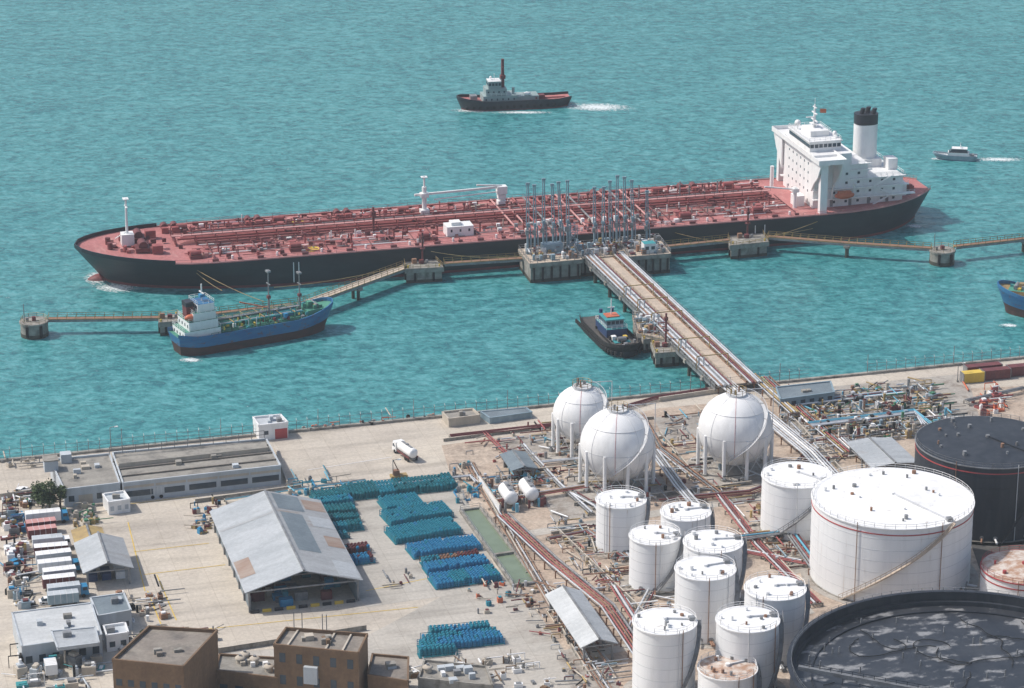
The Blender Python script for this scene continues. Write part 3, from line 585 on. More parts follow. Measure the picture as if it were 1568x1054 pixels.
def platform(name,px,zt,nc=70):
    o=G(*px[0],zt); b=B(name,(o.x,o.y),H0); P=[b.L(x,y,zt) for x,y in px]; c=sum(P,Vector())/len(P)
    b.prism([(p.x,p.y) for p in P],zt-1.2,zt,'concrete_old','trestle_road'); b.prism([(p.x,p.y) for p in [c.lerp(p,.95) for p in P]],.9,zt-1.2,'concrete_old'); b.prism([(p.x,p.y) for p in [c.lerp(p,.96) for p in P]],-2,1.0,'concrete_wet')
    b.rail([Vector((p.x,p.y,zt)) for p in [c.lerp(p,.98) for p in P]],1.2,'steel_grey',2,.08,closed=True)
    for i in range(6):
        q=P[0].lerp(P[1],(i+.5)/6); q=c.lerp(q,1.0); b.cyl((q.x,q.y-.1,.6),(q.x,q.y-.1,zt-1.4),.28,'rubber',n=6)
    for i in range(nc):
        u,v=U(.06,.94),U(.08,.92); q=P[0].lerp(P[1],u).lerp(P[3].lerp(P[2],u),v); x,y=q.x,q.y; m=random.choice(['blue_grey','steel_grey','pipe_silver','pipe_rust','white_paint','dark_red','catwalk_yellow','blue_grey','steel_grey'])
        if R()<.5: b.cb((x,y,zt),(U(.4,1.4),U(.4,1.4),U(.5,2.2)),m)
        else: d=U(-3,3)*(1 if .2<u<.8 else .3); zz=zt+U(.5,2); b.cyl((x,y,zz),(x+d,y,zz),.18,m,n=5)
    return b
b=platform('jetty_platform',[(811,404),(892,397),(872,374),(793,381)],6);
p=b.L(845,386,6); b.cb(p,(6,3,2.8),'blue_grey'); b.done()
b=platform('jetty_platform',[(962,393),(1028,388),(1008,363),(944,369)],6)
p=b.L(993,386,6); b.cb(p,(3.6,3,3),'white_paint',top='teal_paint'); b.wins((p.x-1.8,p.y-1.5),(p.x+1.8,p.y-1.5),7.2,8.2,2); b.done()
b=platform('jetty_platform',[(890,396),(962,390),(945,370),(872,376)],5.6,90); b.done()
def loading_arm(px,py,h,lean,zt=6):
    b=at('loading_arm',px,py,zt); m='blue_grey'
    b.cb((0,0,zt),(1.2,1.2,.8),'steel_grey'); b.cyl((0,0,zt),(0,0,zt+h*.42),.34,m); b.cb((0,0,zt+h*.40),(.8,1.1,.8),m)
    for y in (-.4,.4): b.cyl((y,0,zt+h*.40),(y*.6+lean,.4,zt+h),.16,m,n=6)
    b.cyl((.7,0,zt+h*.40),(.9,0,zt+h*.12),.18,m,n=6)
    for k in (1,3): z=h*(.48+.12*k); b.bar((-.4+lean*k/6,0.1,zt+z),(.4+lean*k/6,0.1,zt+z+.5),.12,m)
    b.cb((lean,.4,zt+h-.3),(1.1,.5,.6),m); b.cb((-.4,-.7,zt+h*.28),(1.0,.7,1.4),'steel_grey'); b.cyl((0,-.3,zt+1.4),(0,-2.6,zt+1.0),.3,'pipe_silver')
    b.cyl((1.2,.6,zt),(1.2,.6,zt+h*.25),.14,'pipe_silver',n=5)
    b.done()
for i,px in enumerate((804,815,828,843,854,865)): loading_arm(px+4,388-i*1.2,21+U(-1.5,1.0),U(-.6,.3))
for i,px in enumerate((907,920,931,941,953,965)): loading_arm(px+3,380-i*1.2,20+U(-2.5,1.2),U(-.5,.3),5.8)
loading_arm(990,374,16,0)
def gangway():
    b=at('gangway_tower',876,384,6)
    for x in (-1.2,1.2):
        for y in (-1.2,1.2): b.bar((x,y,6),(x,y,14),.16,'blue_grey')
    for k in range(4):
        z=6+k*2
        for y in (-1.2,1.2): b.bar((-1.2,y,z),(1.2,y,z+2),.1,'blue_grey'); b.bar((-1.2,y,z+2),(1.2,y,z+2),.12,'blue_grey')
    b.box(-.6,.6,0,14,10,10.2,'steel_grey'); b.rail([(-.6,0,10.2),(-.6,14,10.2)],1.1,'blue_grey'); b.done()
gangway()
def trestle():
    zt=5.2; b,L=seg('pipe_trestle',(924,392),(1130,588),zt)
    b.box(0,L,-6.2,6.2,zt-.5,zt-.05,'concrete_old'); b.box(0,L,-1.7,2.1,zt-.04,zt+.12,'trestle_road'); 
    for y in (-6.2,-1.9,2.1,6.0): b.box(0,L,y,y+.22,zt-1.3,zt+.3,'steel_grey' if abs(y)>5 else 'pipe_rust')
    b.rail([(0,-1.9,zt+.3),(L,-1.9,zt+.3)],1.0,'catwalk_yellow',3,.05);b.rail([(0,2.2,zt+.3),(L,2.2,zt+.3)],1.0,'catwalk_yellow',3,.05); b.rail([(0,6.2,zt),(L,6.2,zt)],1.1,'steel_grey',3,.06); b.rail([(0,-6.2,zt),(L,-6.2,zt)],1.1,'steel_grey',3,.06)
    for i,(r,m) in enumerate([(.3,'pipe_silver'),(.22,'pipe_rust'),(.38,'pipe_silver'),(.2,'steel_grey'),(.3,'pipe_silver'),(.2,'dark_red')]):
        b.cyl((0,-5.7+i*.66,zt+.75),(L+2,-5.7+i*.66,zt+.75),r,m,n=8)
    for i,(r,m) in enumerate([(.26,'pipe_silver'),(.32,'dark_red'),(.18,'pipe_rust'),(.34,'pipe_silver'),(.2,'pipe_silver')]):
        b.cyl((0,2.8+i*.72,zt+.75),(L+2,2.8+i*.72,zt+.75),r,m,n=8)
    x=3
    while x<L:
        b.box(x,x+.3,-6,-2,zt,zt+.45,'pipe_rust');b.box(x,x+.3,2.4,6,zt,zt+.45,'pipe_rust'); x+=4
    x=8
    while x<L-4:
        b.box(x-.7,x+.7,-6.6,6.6,zt-1.5,zt-.5,'concrete_old')
        for y in (-5,0,5): b.cyl((x,y,-2),(x,y,zt-1.4),.55,'concrete_wet',n=10)
        x+=13.5
    for x in (38,50,62,84,98):
        b.bar((x,-6.3,zt),(x,-6.3,zt+3.4),.2,'catwalk_yellow');b.bar((x,2.3,zt),(x,2.3,zt+3.4),.2,'catwalk_yellow');b.bar((x,-6.3,zt+3.4),(x,2.3,zt+3.4),.22,'catwalk_yellow')
        for y in (-5.7,-4.4): b.cyl((x,y,zt+.75),(x,y,zt+3.0),.22,'pipe_silver'); 
    b.done()
trestle()
b=platform('tug_berth_platform',[(975,510),(1022,520),(1010,490),(968,482)],4.6); b.done()
dolphin([(1003,541),(1042,538),(1030,520),(996,524)],4.2)
dolphin([(985,520),(1008,517),(1000,505),(978,508)],4.0,post=False)
def moor(a,c,za,zc,n=10,sag=2.5):
    p=G(*a,za);q=G(*c,zc); b=B('mooring_line',(p.x,p.y),0); d=q-p; pts=[]
    for i in range(n+1):
        t=i/n; pts.append(Vector((d.x*t,d.y*t,p.z+d.z*t-sag*4*t*(1-t))))
    b.pipe(pts,.09,'catwalk_yellow',4); b.done()
moor((275,397),(405,462),8,4,sag=1); moor((420,440),(630,403),5,5,sag=1); moor((1000,345),(1125,372),8.4,5.2,sag=1);moor((280,398),(340,445),8,3,sag=.8);moor((1290,322),(1130,372),8.6,5,sag=1.5);moor((1395,300),(1170,362),9,5,sag=2);moor((660,385),(800,392),8.4,6,sag=1)

# ---------------------------------------------------------------- tanks
def helix(b,r,z0,z1,a0,a1,mat='steel_grey',rm='steel_grey',w=.9):
    n=max(10,int(abs(a1-a0)*r/1.0)); pi=[];po=[]
    for i in range(n+1):
        t=i/n;a=a0+(a1-a0)*t;z=z0+(z1-z0)*t
        pi.append(Vector((r*math.cos(a),r*math.sin(a),z))); po.append(Vector(((r+w)*math.cos(a),(r+w)*math.sin(a),z)))
    for i in range(n):
        b.add([pi[i],po[i],po[i+1],pi[i+1],pi[i]-Vector((0,0,.2)),po[i]-Vector((0,0,.35)),po[i+1]-Vector((0,0,.35))],[(0,1,2,3),(1,5,6,2)],mat)
        b.cyl(po[i]+Vector((0,0,1.1)),po[i+1]+Vector((0,0,1.1)),.08,rm,n=3,caps=False); b.cyl(po[i]+Vector((0,0,.6)),po[i+1]+Vector((0,0,.6)),.05,rm,n=3,caps=False)
        b.cyl(po[i],po[i]+Vector((0,0,1.1)),.06,rm,n=3,caps=False)
def tank(px,py,w,h,name='storage_tank',wall='tank_white',roof='tank_roof',st=(-100,-15),stm='steel_grey',kind='cone',rail='white_paint',redline=False,z0=Z0,frise=.07,seam='seam'):
    zt=z0+h;p=G(px,py,zt); b=B(name,(p.x,p.y),H0); r=w/2/SC(p); n=72 if r>12 else 48
    b.cyl((0,0,z0),(0,0,zt),r,wall,n=n,caps=False); b.rng(r,z0-.1,.35,.3,'concrete_old',n)
    b.rng(r+.35,z0-.1,1.6,.16,'gravel_grey' if kind=='cone' else 'concrete_old',n)
    k=int(h/2.3)
    for i in range(1,k): b.rng(r-.02,z0+i*h/k,.05,.08,seam,n)
    b.rng(r-.05,zt-.25,.28,.25,rail if kind!='float' else wall,n)
    if redline: b.rng(r,zt-1.6,.09,.25,'red_line',n)
    if kind=='cone':
        b.cyl((0,0,zt),(0,0,zt+r*frise),r,roof,r1=.4,n=n,caps=False); b.cyl((0,0,zt+r*frise),(0,0,zt+r*frise+.5),.5,rail,n=10)
        for i in range(7 if r<12 else 16):
            a=U(0,6.28);q=r*U(.35,.88); zz=zt+(r-q)*frise
            b.cyl((q*math.cos(a),q*math.sin(a),zz-.1),(q*math.cos(a),q*math.sin(a),zz+U(.4,1.0)),U(.18,.5),random.choice([rail,'steel_grey',rail,'pipe_rust']),n=8)
        a=math.radians(st[1] if st else -60); e=Vector((math.cos(a),math.sin(a),0)); b.bar(e*(r-.2)+Vector((0,0,zt+.15)),Vector((0,0,zt+r*frise+.2)),.35,seam); b.cb(e*(r-.9)+Vector((0,0,zt)),(1.2,1.2,.8),'steel_grey')
    else:
        zf=zt-2.6
        b.cyl((0,0,z0),(0,0,zt),r-.15,wall,n=n,caps=False)
        b.rng(r-.2,zt,1.0,.14,seam,n); b.rng(r-.9,zf,.7,.9,wall,n)
        v=[((r-.2)*math.cos(2*math.pi*i/n),(r-.2)*math.sin(2*math.pi*i/n),zf) for i in range(n)]; b.add(v,[tuple(range(n))],roof)
        for q in (.88,): b.rng(r*q,zf,.3,.3,'black_paint',n)
    m=int(2*math.pi*r/2.2)
    b.rail([((r-.05)*math.cos(2*math.pi*i/m),(r-.05)*math.sin(2*math.pi*i/m),zt) for i in range(m)],1.05,rail,9,.055,closed=True)
    if st: helix(b,r+.1,z0,zt,math.radians(st[0]),math.radians(st[1]),stm,stm)
    for i in range(4):
        a=math.radians(U(-150,-30)); e=Vector((math.cos(a),math.sin(a),0)); b.cyl(e*r+Vector((0,0,z0+.8)),e*(r+2.4)+Vector((0,0,z0+.8)),.25,random.choice(['white_paint','pipe_rust','steel_grey']),n=6); b.cyl(e*r+Vector((0,0,z0+1)),e*(r+.15)+Vector((0,0,z0+1)),.5,'steel_grey',n=10)
    for i in range(2): a=math.radians(U(-150,-50)); e=Vector((math.cos(a),math.sin(a),0))*(r+.25); b.cyl(e+Vector((0,0,z0+.3)),e+Vector((0,0,zt+.6)),.09,random.choice(['seam','seam','pipe_rust']) if kind=='cone' else wall,n=5)
    return b,r
def T(*a,**k): b,r=tank(*a,**k); b.done()
T(1221,727,108,13,st=(-150,-50)); T(951,764,76,11.5,st=(-85,-5)); T(1050,783,76,11.5,st=(-70,10)); T(1003,819,78,11.5,st=(-110,-20)); T(1092,829,90,13.5,st=(-75,0))
T(1080,870,92,14.5,st=(-60,15)); T(1187,900,93,15,st=(-80,0)); T(1018,951,97,15.5,st=(-95,-10)); T(1145,948,96,15.5,st=(-80,0)); T(1114,1022,90,9,roof='rust_roof',st=(-60,20))
T(1367,762,246,18,st=(-148,-66),stm='trestle_road',redline=True,frise=.045)
T(1512,676,218,18,wall='tank_black',roof='tank_black',rail='steel_grey',redline=True,st=(-100,-60),seam='black_paint',stm='black_paint',frise=.07)
T(1568,868,130,8,wall='tank_white',roof='rust_roof',st=None,redline=True,rail='red_line',frise=.08)
b,r=tank(1490,1022,556,14,name='floating_roof_tank',wall='tank_black',roof='puddle_sheen_roof',kind='float',st=None,rail='steel_grey',seam='black_paint')
zf=Z0+14-2.6
for i in range(60):
    a=U(0,6.28);q=r*math.sqrt(R())*.92; b.cyl((q*math.cos(a),q*math.sin(a),zf),(q*math.cos(a),q*math.sin(a),zf+1.2),.16,'steel_grey',n=5)
for j in range(12):
    x,y,a=U(-28,25),U(-5,30),U(0,6); pts=[]
    for i in range(20): x+=math.cos(a)*1.3;y+=math.sin(a)*1.3;a+=U(-.5,.7); pts.append(Vector((x,y,zf+.2)))
    pts=[p for p in pts if p.length<r-2]
    b.pipe(pts,.09,'rubber',5)
b.bar((-r*.93,r*.25,zf+2.6),(-r*.3,-r*.1,zf+.4),.8,'steel_grey'); b.rail([Vector((-r*.93,r*.25,zf+2.8)),Vector((-r*.3,-r*.1,zf+.6))],1.0,'black_paint',2)
b.done()
def sphere_tank(px,py,rp,h):
    zc=Z0+h;p=G(px,py,zc); r=rp/SC(p); b=B('spherical_gas_tank',(p.x,p.y),H0)
    b.sph((0,0,zc),r,'white_paint',64,32)
    for i in range(10):
        a=2*math.pi*(i+.5)/10; e=Vector((math.cos(a),math.sin(a),0)); q=e*(r*.985)
        b.cyl(q+Vector((0,0,Z0)),q+Vector((0,0,zc)),.45,'white_paint',n=10); b.cyl(q+Vector((0,0,Z0)),q+Vector((0,0,Z0+.5)),.8,'concrete_old',n=8)
        a2=2*math.pi*(i+1.5)/10; q2=Vector((math.cos(a2),math.sin(a2),0))*r*.985
        b.cyl(q+Vector((0,0,Z0+1)),q2+Vector((0,0,zc-2)),.06,'seam',n=4); b.cyl(q2+Vector((0,0,Z0+1)),q+Vector((0,0,zc-2)),.06,'seam',n=4)
    b.rng(r*.999,zc-.06,.05,.12,'seam',48)
    for la in (38,-35): b.rng(r*math.cos(math.radians(la)),zc+r*math.sin(math.radians(la)),.08,.08,'seam',40)
    for k in range(4):
        a=math.radians(-150+k*40); pts=[]
        for i in range(13): la=math.radians(85-i*10); pts.append(Vector(((r+.04)*math.cos(la)*math.cos(a),(r+.04)*math.cos(la)*math.sin(a),zc+(r+.04)*math.sin(la))))
        b.pipe(pts,.05,'red_line' if k==1 else 'seam',4)
    n=44; po=[];pi=[]
    for i in range(n+1):
        t=i/n; la=math.radians(-38+t*122); a=math.radians(-120+t*125); rr=r+.15
        e=Vector((math.cos(la)*math.cos(a),math.cos(la)*math.sin(a),math.sin(la))); pi.append(e*rr+Vector((0,0,zc))); ou=Vector((e.x,e.y,0)); ou=ou.normalized()*.9 if ou.length>.01 else Vector((0,0,0)); po.append(e*rr+ou+Vector((0,0,zc)))
    for i in range(n):
        b.add([pi[i],po[i],po[i+1],pi[i+1]],[(0,1,2,3)],'seam'); up=Vector((0,0,1.1)); b.cyl(po[i]+up,po[i+1]+up,.07,'seam',n=3,caps=False); b.cyl(po[i],po[i]+up,.05,'seam',n=3,caps=False)
        if i%8==0 and po[i].z>Z0+3: b.cyl(po[i],Vector((po[i].x,po[i].y,Z0)) if po[i].z<zc-1 else pi[i],.08,'steel_grey',n=4)
    zt=zc+r; b.cyl((0,0,zt-.3),(0,0,zt+.1),2.4,'seam',n=16); m=10
    b.rail([(2.4*math.cos(6.283*i/m),2.4*math.sin(6.283*i/m),zt+.1) for i in range(m)],1.2,'catwalk_yellow',1.5,.07,closed=True)
    for k in range(5): a=U(0,6.28); b.cyl((1.2*math.cos(a),1.2*math.sin(a),zt),(1.2*math.cos(a),1.2*math.sin(a),zt+U(.8,1.9)),.22,random.choice(['catwalk_yellow','steel_grey','pipe_rust']),n=6)
    b.cyl((0,0,zc-r-.5),(0,0,zc-r+.3),.8,'steel_grey'); b.cyl((0,0,zc-r-.3),(6,-r-3,Z0+.6),.2,'pipe_silver'); b.cyl((r+.5,0,Z0),(r+.5,0,zt+.6),.1,'seam',n=5); b.cyl((r+.5,0,zt+.6),(2,0,zt+.8),.1,'seam',n=5)
    b.prism([( (r+3)*math.cos(6.283*i/24),(r+3)*math.sin(6.283*i/24)) for i in range(24)],Z0-.1,Z0+.12,'gravel_grey'); b.done()
sphere_tank(891,633,44.5,9.3); sphere_tank(945,680,57,10.2); sphere_tank(1126,656,57,10.2)

# ---------------------------------------------------------------- buildings
def bld(name,px,zt,wall,roof,z0=Z0,par=.4,win=None,door=None,clutter=4,cm=('steel_grey','wall_pale','roof_felt')):
    o=G(*px[0],zt);b=B(name,(o.x,o.y),H0);P=[b.L(x,y,zt) for x,y in px]
    A=sum(P[i].x*P[(i+1)%len(P)].y-P[(i+1)%len(P)].x*P[i].y for i in range(len(P)))
    if A<0:P=P[::-1]
    c=sum(P,Vector())/len(P)
    b.prism([(p.x,p.y) for p in P],z0,zt-.1,wall,roof)
    n=len(P)
    if par:
        for i in range(n):
            p,q=P[i],P[(i+1)%n]; d=(q-p).normalized(); nn=Vector((d.y,-d.x,0))
            v=[p+nn*.12,q+nn*.12,q-nn*.25,p-nn*.25]; v=[Vector((a.x,a.y,zt-.12)) for a in v]; b.add(v+[a+Vector((0,0,par+.12)) for a in v],[(0,1,5,4),(1,2,6,5),(2,3,7,6),(3,0,4,7),(4,5,6,7)],wall)
    def wn(i):
        p,q=P[i],P[(i+1)%n];d=(q-p).normalized();nx,ny=d.y,-d.x; return nx*math.sin(b.h)+ny*math.cos(b.h)
    fi=min(range(n),key=wn); p,q=P[fi],P[(fi+1)%n]
    if win:
        for (za,zb,k,fr,mt) in win: b.wins(p,q,z0+za,z0+zb,k,mt,fr)
    if door:
        b.wins(p.lerp(q,door[0]),p.lerp(q,door[1]),z0,z0+2.6,1,door[2],1,.07)
    for i in range(clutter):
        w=[R() for _ in P];s=sum(w);t=sum((P[k]*(w[k]/s) for k in range(n)),Vector()); t=c.lerp(t,.95)
        b.cb((t.x,t.y,zt-.1),(U(.7,2),U(.7,1.6),U(.5,1.3)),random.choice(cm))
    return b,P,fi
def Bd(*a,**k): b,P,f=bld(*a,**k); b.done()
b,P,f=bld('quay_warehouse',[(188,741),(430,714),(408,673),(172,694)],7.6,'wall_pale','roof_felt',par=.35,win=[(1.2,2.6,5,.86,'glass_dark'),(3.3,3.9,5,.95,'wall_tan')],clutter=5)
p,q=P[f],P[(f+1)%4]
d=(q-p).normalized();nn=Vector((d.y,-d.x,0))
for s in (4.5,9,14):
    u,v=p-nn*s,q-nn*s; b.bar(Vector((u.x,u.y,7.75)),Vector((v.x,v.y,7.75)),.3,'roof_brown')
u,v=p-nn*12,q-nn*12
b.cb((u.lerp(v,.5).x,u.lerp(v,.5).y,7.5),((v-u).length*.96,3.5,1.1),'wall_tan',rot=math.atan2(d.y,d.x),top='roof_felt')
b.rail([Vector((a.x,a.y,7.9)) for a in (p-nn*18,q-nn*18)],2.0,'steel_grey',3,.1); b.done()
Bd('site_office',[(98,751),(184,741),(168,696),(76,705)],7.2,'wall_pale','roof_felt',win=[(1.2,2.6,4,.4,'glass_dark')],door=(.25,.5,'wall_tan'),clutter=5,cm=('wall_tan','wall_pale','roof_felt'))
b=at('roof_water_tank',78,718,7.2); b.cb((0,0,7.1),(3.2,3.2,2.6),'wall_pale'); b.cb((0,0,9.7),(3.5,3.5,.25),'concrete_old'); b.cb((4,4,7.1),(2.5,2.5,2.2),'wall_pale'); b.done()
Bd('gatehouse',[(396,653),(441,648),(430,636),(387,640)],6.8,'white_paint','wall_pale',door=(.55,.97,'red_line'),win=[(1.4,2.4,2,.3,'glass_dark')],clutter=3)
Bd('electrical_house',[(166,771),(199,766),(190,753),(157,758)],5.9,'white_paint','wall_pale',win=[(.9,2.0,3,.5,'wall_pale')],clutter=2)
Bd('pump_kiosk',[(687,643),(735,637),(724,627),(677,632)],5.0,'wall_tan','roof_felt',clutter=2)
Bd('quay_shelter',[(750,640),(815,631),(806,624),(735,630)],4.6,'blue_grey','corrugated_slate',clutter=0,par=.1)
Bd('quay_store',[(1195,612),(1278,601),(1272,584),(1188,593)],6.2,'blue_grey','corrugated_slate',clutter=2,par=.2,win=[(1,2.4,6,.5,'glass_dark')])
Bd('workshop',[(33,990),(156,972),(140,923),(18,938)],8,'wall_pale','corrugated_white',win=[(1,2.6,6,.5,'glass_dark')],clutter=4,par=.1)
Bd('workshop_annex',[(88,992),(152,984),(146,960),(78,966)],8.7,'wall_pale','corrugated_grey',z0=8,clutter=1,par=.1)
Bd('control_office',[(150,943),(201,934),(190,908),(138,915)],7.5,'wall_pale','corrugated_slate',win=[(1,2.2,3,.5,'glass_dark')],clutter=2,par=.1)
Bd('site_hut',[(163,975),(197,970),(192,955),(158,960)],6.5,'white_paint','wall_pale',win=[(1,2.2,2,.5,'glass_dark')],clutter=1)
Bd('brick_office',[(172,1013),(281,1024),(333,968),(228,962)],16,'wall_brown','roof_brown',par=.6,win=[(1,2.4,6,.5,'glass_dark'),(4.5,6,6,.5,'glass_dark'),(8,9.4,6,.5,'glass_dark')],clutter=3,cm=('concrete_old','roof_brown'))
b,P,f=bld('brick_plant_building',[(419,990),(549,1003),(563,974),(438,964)],15,'wall_brown','roof_brown',par=.6,win=[(8.8,10.8,5,.35,'glass_dark'),(4,6,5,.35,'glass_dark')],clutter=8,cm=('wall_tan','concrete_old','wall_brown'))
p,q=P[f],P[(f+1)%4]; b.wins(p.lerp(q,.36),p.lerp(q,.52),8.0,11.6,1,'wall_pale',1,.9)
for t in (.1,.2,.45,.5): a=P[(f+2)%4].lerp(P[(f+3)%4],1-t); b.cyl((a.x,a.y,14),(a.x,a.y,19),.1,'steel_grey',n=5)
for t in (.15,.6,.8): a=P[f].lerp(P[(f+1)%4],t); e=P[(f+3)%4].lerp(P[(f+2)%4],t); b.bar(Vector((a.x,a.y,15.1)),Vector((e.x,e.y,15.1)),.35,'wall_tan')
b.done()
Bd('brick_plant_wing',[(330,1028),(425,1040),(440,1010),(336,1003)],8,'wall_brown','roof_felt',clutter=5,cm=('white_paint','wall_tan','steel_grey'),win=[(1,2.4,4,.5,'glass_dark')])
Bd('brick_plant_wing',[(563,1035),(625,1045),(626,1008),(570,1003)],9,'wall_brown','roof_brown',clutter=3,win=[(1,2.4,4,.5,'glass_dark')])
Bd('low_store',[(640,1040),(755,1052),(745,1022),(650,1012)],6.5,'concrete_old','roof_felt',clutter=8,cm=('wall_pale','white_paint','steel_grey'))
for px,py,z in ((375,1008,8),(390,1015,8),(655,1028,6.5),(368,1014,8),(412,1027,8)):
    b=at('roof_fan',px,py,z); b.cyl((0,0,z-.2),(0,0,z+.9),.8,'wall_tan',n=12); b.sph((0,0,z+.9),1.1,'wall_tan',12,5,sz=.5,lo=0); b.cyl((0,0,z+1.3),(0,0,z+1.7),.3,'steel_grey'); b.done()
def shed(name,fl,zE,W,Ln,rise,roofL,roofR,h=H0,z0=Z0):
    o=G(*fl,zE); b=B(name,(o.x,o.y),h)
    zr=zE+rise
    for x0,z0_,x1,z1_,m in ((0,zE,W/2,zr,roofL),(W/2,zr,W,zE,roofR)):
        v=[(x0,0,z0_),(x1,0,z1_),(x1,Ln,z1_),(x0,Ln,z0_)]; v2=[(a,c,d-.2) for a,c,d in v]
        b.add(v+v2,[(0,1,2,3),(7,6,5,4),(0,4,5,1),(1,5,6,2),(2,6,7,3),(3,7,4,0)],m)
    b.bar((W/2,0,zr+.05),(W/2,Ln,zr+.05),.4,'steel_grey')
    k=max(2,int(Ln/6))
    for i in range(k+1):
        y=.8+(Ln-1.6)*i/k
        for x in (1,W-1): b.box(x-.2,x+.2,y-.2,y+.2,z0,zE-.1,'steel_grey')
        b.bar((.5,y,zE-.3),(W-.5,y,zE-.3),.3,'steel_grey'); b.bar((1,y,zE-.2),(W/2,y,zr-.4),.22,'steel_grey'); b.bar((W-1,y,zE-.2),(W/2,y,zr-.4),.22,'steel_grey')
    b.add([(1,Ln-.7,z0),(W-1,Ln-.7,z0),(W-1,Ln-.7,zE-.2),(W/2,Ln-.7,zr-.4),(1,Ln-.7,zE-.2)],[(0,1,2,3,4)],'corrugated_slate')
    return b
RS_=3.7; SW=25.5; SL=46
b=shed('storage_shed',(375,908),8.0,SW,SL,RS_,'corrugated_grey','corrugated_old')
def rp(x,y,dz=.05): 
    z=8+RS_*(x/(SW/2) if x<SW/2 else (SW-x)/(SW/2)); return (x,y,z+dz)
for (x0,x1,y0,y1,m) in ((0.3,3.6,7,16,'rust_sheet'),(.3,12.3,33,34,'corrugated_old'),(14,20,36,45,'corrugated_slate'),(14,19,12,34,'corrugated_slate'),(20.5,25.2,0.5,9,'corrugated_grey'),(21.5,25.2,17,23,'rust_sheet'),(20.3,25.2,28,34,'corrugated_grey'),(20.5,25.2,38,44,'rust_sheet')):
    b.add([rp(x0,y0),rp(x1,y0),rp(x1,y1),rp(x0,y1)],[(0,1,2,3)],m)
b.box(1.2,1.4,1,SL-1,Z0,Z0+3.5,'corrugated_slate'); b.box(SW-1.4,SW-1.2,1,SL-1,Z0,Z0+3.5,'corrugated_slate')
for i in range(50): b.cb((U(3,23),U(1.5,30),Z0),(U(1,3),U(1,2),U(.8,2)),random.choice(['cyl_teal','cyl_blue','dark_red','wall_tan','steel_grey','cyl_green']))
for i in range(9): b.cb((2+i*2.6,.2,Z0),(1.9,.3,.7),'yellow_paint' if i%2 else 'black_paint')
b.done()
b=shed('vehicle_shed',(127,878),7.0,11,17,2.0,'corrugated_grey','corrugated_old'); 
for i in range(3): b.cb((2.5+i*3,6,Z0),(2,4,1.6),random.choice(['cyl_teal','navy_paint','white_paint']))
b.done()
shed('pipe_shed',(889,992),7.0,8,27,1.6,'corrugated_white','corrugated_grey').done()
b=shed('pump_shed',(783,721),6.2,6.5,11,.8,'corrugated_slate','corrugated_slate'); b.done()
b=shed('valve_canopy',(1335,716),6.5,12,17,.6,'corrugated_grey','corrugated_grey'); b.done()
b=shed('cylinder_filling_shed',(115,833),6.0,7,8,1,'catwalk_yellow','catwalk_yellow'); b.done()

# ---------------------------------------------------------------- gas cylinder rows
def cyls(a,c,depth,mats,hh=1.6,cage=True):
    b,L=seg('gas_cylinder_rack',a,c,Z0); sp=.8; nx=max(2,int(L/sp)); ny=max(1,int(depth/sp))
    b.box(-.2,L+.2,-.2,depth+.2,Z0+.03,Z0+.18,'cyl_green')
    gap=0
    for i in range(nx):
        if i%5==0: gap=U(-.25,.35); mm=mats[0] if R()<.7 else random.choice(mats)
        for j in range(ny):
            if R()<.02: continue
            m=mm if R()<.9 else random.choice(mats); x=i*L/nx+.4;y=j*depth/ny+.4+gap; z=hh*U(.9,1.0)+gap*.5
            b.cyl((x,y,Z0+.18),(x,y,Z0+z),.38,m,n=6); b.cyl((x,y,Z0+z),(x,y,Z0+z+.18),.24,m,n=5)
    if cage:
        for y in (-.3,depth+.3): b.rail([(0,y,Z0),(L,y,Z0)],hh-.2,mats[0],2.4,.09,3)
    b.done()
t=['cyl_teal','cyl_green','cyl_blue','cyl_teal'];bb=['cyl_blue','cyl_teal','cyl_teal']; gg=['cyl_green','cyl_teal','cyl_teal']
for a,c,d,m in [((530,768),(700,750),7,gg),((592,786),(650,778),7,t),((598,807),(694,792),7,t),((606,834),(708,818),7.5,t),((634,857),(738,842),6,bb),((648,868),(735,856),2.2,['pipe_rust','dark_red','cyl_teal']),((655,881),(750,868),4,bb),((668,903),(768,889),6,bb),
    ((482,770),(537,762),4,gg),((486,781),(542,773),3.5,t),((490,794),(547,787),4,gg),((500,806),(552,799),3,gg),((507,818),(557,812),3,t),((520,826),(535,824),2,gg),((530,852),(568,847),3,['dark_red','cyl_blue','cyl_teal']),((538,867),(574,862),3,['cyl_blue','dark_red']),
    ((645,1000),(772,986),3.4,bb),((648,989),(764,979),3,t),((643,1008),(700,1002),2,t),((660,977),(752,968),2.6,t)]: cyls(a,c,d,m)
# ---------------------------------------------------------------- water basin
b=B('water_basin',(0,0),H0); o=G(700,783,Z0); b.o=Vector((o.x,o.y,0))
P=[b.L(*p,Z0) for p in ((705,784),(735,780),(822,893),(786,899))]
b.prism([(p.x,p.y) for p in P],Z0-.1,Z0+.25,'pool_water'); 
for p,q in zip(P,P[1:]+P[:1]): b.bar(Vector((p.x,p.y,Z0+.35)),Vector((q.x,q.y,Z0+.35)),.6,'concrete_old'); b.rail([Vector((p.x,p.y,Z0+.6)),Vector((q.x,q.y,Z0+.6))],1.0,'steel_grey',3,.06)
m1,m2=P[0].lerp(P[3],.62),P[1].lerp(P[2],.62); b.bar(Vector((m1.x,m1.y,Z0+.4)),Vector((m2.x,m2.y,Z0+.4)),.8,'concrete_old'); b.done()
